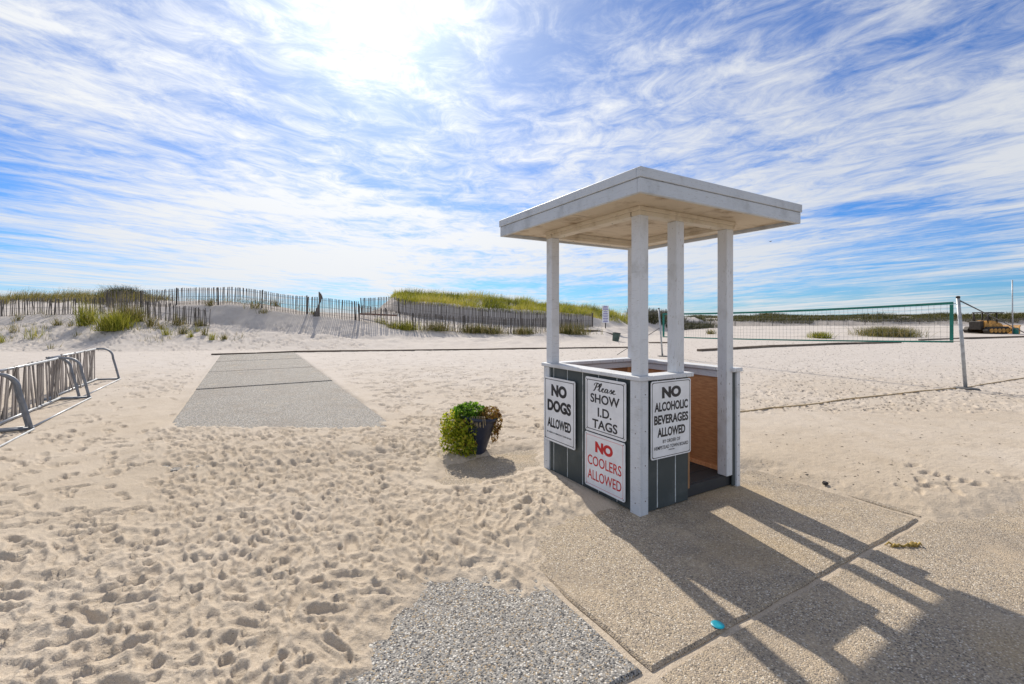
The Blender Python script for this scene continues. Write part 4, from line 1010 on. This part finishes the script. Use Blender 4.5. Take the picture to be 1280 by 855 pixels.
# ------------------------------------------------------------------ tall pole and bulldozer
def far_things():
    b = hit(1266, 417.5); o = empty('tall_pole', b, 0, 'tall slim grey pole standing beside the yellow bulldozer', 'pole'); s = b.y / F
    tube('pole', M['galv_bright'], o, [(0, 0, -.2), (-.03, 0, 2.5), (-.05, 0, (417.5 - 350) * s)], .05, 8)
    bm = bmesh.new(); add_lathe(bm, [(.18, 0), (.2, .05), (.2, .55), (.12, .6)], 12); mesh_bm('base_pad', bm, M['net_band'], o, (.18, -.1, 0))
    p = hit(1233, 417); o = empty('bulldozer', p, R(8), 'rusty yellow bulldozer with open canopy parked on the far sand', 'bulldozer'); Y, K2 = M['dozer'], M['steel_dark']
    # local X to the right (hood), blade at -X
    def poly(name, prof, y0, y1, mat):
        bm = bmesh.new(); a = [bm.verts.new((x, y0, z)) for x, z in prof]; c = [bm.verts.new((x, y1, z)) for x, z in prof]; n = len(prof)
        bm.faces.new(a); bm.faces.new(c[::-1])
        for k in range(n): bm.faces.new((a[k], c[k], c[(k + 1) % n], a[(k + 1) % n]))
        bmesh.ops.recalc_face_normals(bm, faces=bm.faces); bmesh.ops.bevel(bm, geom=list(bm.edges), offset=.03, segments=1, affect='EDGES')
        return mesh_bm(name, bm, mat, o)
    poly('body', [(-1.0, .45), (-1.0, 1.15), (-.1, 1.3), (.5, 1.15), (1.0, .95), (1.2, .5)], -.62, .62, Y)
    poly('engine_cowl', [(-1.35, .4), (-1.4, 1.2), (-.95, 1.25), (-.95, .4)], -.5, .5, K2)
    for s in (-1, 1):
        y0 = s * .85 - .22
        t = poly('track', [(-1.35, .35), (-1.2, .05), (.9, .0), (1.25, .2), (1.3, .5), (1.05, .72), (-1.1, .68)], y0, y0 + .44, K2)
        for k in range(5):
            bm = bmesh.new(); add_lathe(bm, [(.19, -.03), (.2, 0), (.2, .05), (.1, .06)], 14); w = mesh_bm('track_wheel', bm, Y, t, (-.95 + .46 * k, s * .85 + s * .22 + (-.0 if s > 0 else -.0), .33), (R(-90 if s > 0 else 90), 0, 0))
        poly('push_arm', [(1.0, .3), (1.05, .5), (1.95, .42), (1.95, .22)], s * 1.12 - .06, s * 1.12 + .06, Y)
    poly('blade', [(1.85, .02), (1.98, .0), (2.02, .3), (1.98, .62), (2.1, .85), (2.0, .86), (1.88, .6)], -1.35, 1.35, Y)
    poly('canopy_roof', [(-.75, 2.02), (-.75, 2.12), (1.15, 2.10), (1.15, 2.01)], -.7, .7, K2)
    for x, y in ((-.68, -.6), (-.68, .6), (.35, -.6), (.35, .6)): tube('canopy_post', K2, o, [(x, y, 1.0), (x, y, 2.04)], .06, 6)
    poly('seat', [(-.3, 1.2), (-.3, 1.32), (.1, 1.32), (.12, 1.65), (.2, 1.65), (.2, 1.2)], -.25, .25, K2)
    bm = bmesh.new(); add_tube(bm, [(-1.1, .2, 1.2), (-1.1, .2, 1.7)], .05, 8); mesh_bm('exhaust_stack', bm, K2, o)
far_things()

# ------------------------------------------------------------------ path sign and bin
def path_sign():
    b = at(757, 35.5); o = empty('path_sign', b, 0, 'narrow white sign with violet print on a post at the dune path', 'sign'); s = b.y / F
    zt = EYE + (HY - 382) * s - b.z; zb = EYE + (HY - 403.5) * s - b.z; w = 8.2 * s
    tube('post', M['post_wood'], o, [(0, .05, -.3), (0, .05, zt - .1)], .04, 6)
    for i, (z0, z1) in enumerate(((zt - .37, zt), (zb, zt - .40))):
        q = box('panel', M['sign_white'], o, -w / 2 + i * .01 - .02, w / 2 - .02 + i * .03, -.02, .0, z0, z1, .005)
        n = 3 if i == 0 else 7
        for k in range(n):
            zz = z1 - (k + .7) * (z1 - z0) / (n + .4); ww = w * (.62 + .25 * ((k * 37) % 5) / 5)
            box('print_line', M['ink_blue'], q, -ww / 2 - .01, ww / 2 - .01, -.025, -.021, zz - .028, zz + .028, .001)
    b = gp(769, 428); o = empty('litter_bin', b, 0, 'dark green tapered litter bin leaning on the sand near the path', 'bin')
    bm = bmesh.new(); add_lathe(bm, [(.17, -.05), (.19, .02), (.235, .52), (.25, .56), (.25, .60), (.22, .60), (.2, .5)], 18); mesh_bm('barrel', bm, M['can'], o, None, (0, R(9), 0), smooth=True)
    bm = bmesh.new(); add_lathe(bm, [(.252, .585), (.258, .60), (.24, .625), (.205, .60)], 18); mesh_bm('liner', bm, M['liner'], o, None, (0, R(9), 0), smooth=True)
path_sign()

# ------------------------------------------------------------------ litter on the ground
def lump(name, p, size, mat, label, cat, seed, flat=.6, n=1):
    bm = bmesh.new(); g = random.Random(seed)
    for k in range(n):
        r_ = bmesh.ops.create_icosphere(bm, subdivisions=2, radius=size * g.uniform(.5, 1) if n > 1 else size); off = Vector((g.gauss(0, size), g.gauss(0, size * .7), 0)) if n > 1 else Vector()
        for v in r_['verts']: v.co = Vector((v.co.x, v.co.y, v.co.z * flat)) * (1 + g.uniform(-.28, .28)) + off
    o = mesh_bm(name, bm, mat, None, p); tag(o, label, cat); return o
lump('dark_clump', gp(1031, 608) + Vector((0, 0, .03)), .024, M['char'], 'small black clump lying on the slab edge right of the booth', 'debris', 1)
lump('weed_scrap', gp(1066, 611) + Vector((0, 0, .035)), .012, M['char'], 'thin scatter of dark weed on the sand beside the black clump', 'debris', 2, .5, 7)
lump('weed_scrap', gp(1008, 598) + Vector((0, 0, .035)), .009, M['char'], 'faint line of dark weed bits by the booth on the sand edge', 'debris', 5, .5, 6)
def seaweed():
    p = gp(1127, 682); p.z = -.013; o = empty('seaweed_sprig', p, 0, 'yellow dried seaweed sprig lying across the slab joint', 'seaweed'); g = random.Random(4)
    for k in range(16):
        a = g.uniform(-.5, .5) + (math.pi if k % 2 else 0); x0 = g.uniform(-.10, .12); y0 = g.gauss(0, .015)
        pts = [(x0, y0, .012), (x0 + .03 * math.cos(a), y0 + .02 * math.sin(a), .022 + g.uniform(0, .012)), (x0 + .055 * math.cos(a), y0 + .04 * math.sin(a), .01)]
        tube('frond', M['weed'], o, pts, [.006, .007, .002], 5)
seaweed()
def disc():
    p = gp(897, 781.5, .004); bm = bmesh.new(); add_lathe(bm, [(.030, 0), (.032, .002), (.030, .004), (.018, .005), (.004, .005)], 22)
    o = mesh_bm('plastic_lid', bm, M['turquoise'], None, p + Vector((0, 0, .001)), smooth=True); tag(o, 'turquoise round plastic lid lying on the concrete slab', 'lid')
disc()
def specks():
    V = []; Fc = []; g = random.Random(8)
    def spot(p, s):
        i = len(V); a = g.uniform(0, 6.3); ca, sa = math.cos(a), math.sin(a); l_ = s * g.uniform(1, 2.4)
        for q in ((l_, 0, 0), (-l_, 0, 0), (0, s, 0), (0, -s, 0), (0, 0, s * .7), (0, 0, -s)): V.append((p.x + q[0] * ca - q[1] * sa, p.y + q[0] * sa + q[1] * ca, p.z + q[2]))
        for f in ((0, 2, 4), (2, 1, 4), (1, 3, 4), (3, 0, 4)): Fc.append(tuple(i + k for k in f))
    for _ in range(4200):
        py = 428 + 90 * g.random() ** 1.6; px = g.uniform(700, 1330); p = gp(px, py); p.z = .052; spot(p, g.uniform(.004, .011) * (1 + p.y * .035))
    for _ in range(260):
        p = gp(g.uniform(940, 1330), g.uniform(505, 610)); p.z = .050; spot(p, g.uniform(.003, .010))
    for _ in range(800):
        px, py = g.uniform(100, 700), 440 + 60 * g.random(); p = gp(px, py); lo = p - PAD_O
        if -.2 < lo.dot(E1) < 13.6 and -.2 < lo.dot(E2) < PADW + .2: continue
        p.z = .052; spot(p, g.uniform(.005, .011) * (1 + p.y * .02))
    for _ in range(300):
        p = gp(g.uniform(0, 660), g.uniform(560, 850)); p.z = .046; spot(p, g.uniform(.002, .005))
    o = mesh_np('beach_debris', V, Fc, M['pebble']); tag(o, 'tiny dark weed and shell specks strewn over the beach', 'debris', kind='stuff')
specks()
# gull far up over the beach
def gull():
    d = 46.0; p = Vector(((963 - CX) / F * d, d, EYE + (HY - 302) / F * d)); o = empty('flying_bird', p, R(20), 'tiny dark bird flying in the sky right of the booth roof', 'bird')
    bm = bmesh.new(); add_tube(bm, [(-.14, 0, 0), (-.08, 0, .01), (0, 0, .012), (.09, 0, .01), (.13, 0, .012), (.16, 0, .008)], [.008, .032, .038, .022, .02, .003], 8)
    for s in (-1, 1):
        V = [bm.verts.new(c) for c in ((.05, s * .02, .02), (-.06, s * .02, .015), (-.02, s * .2, .07), (.05, s * .2, .08), (-.07, s * .38, .05), (-.03, s * .36, .06))]
        bm.faces.new((V[0], V[1], V[2], V[3])); bm.faces.new((V[3], V[2], V[4], V[5]))
    mesh_bm('body', bm, M['bird'], o)
gull()
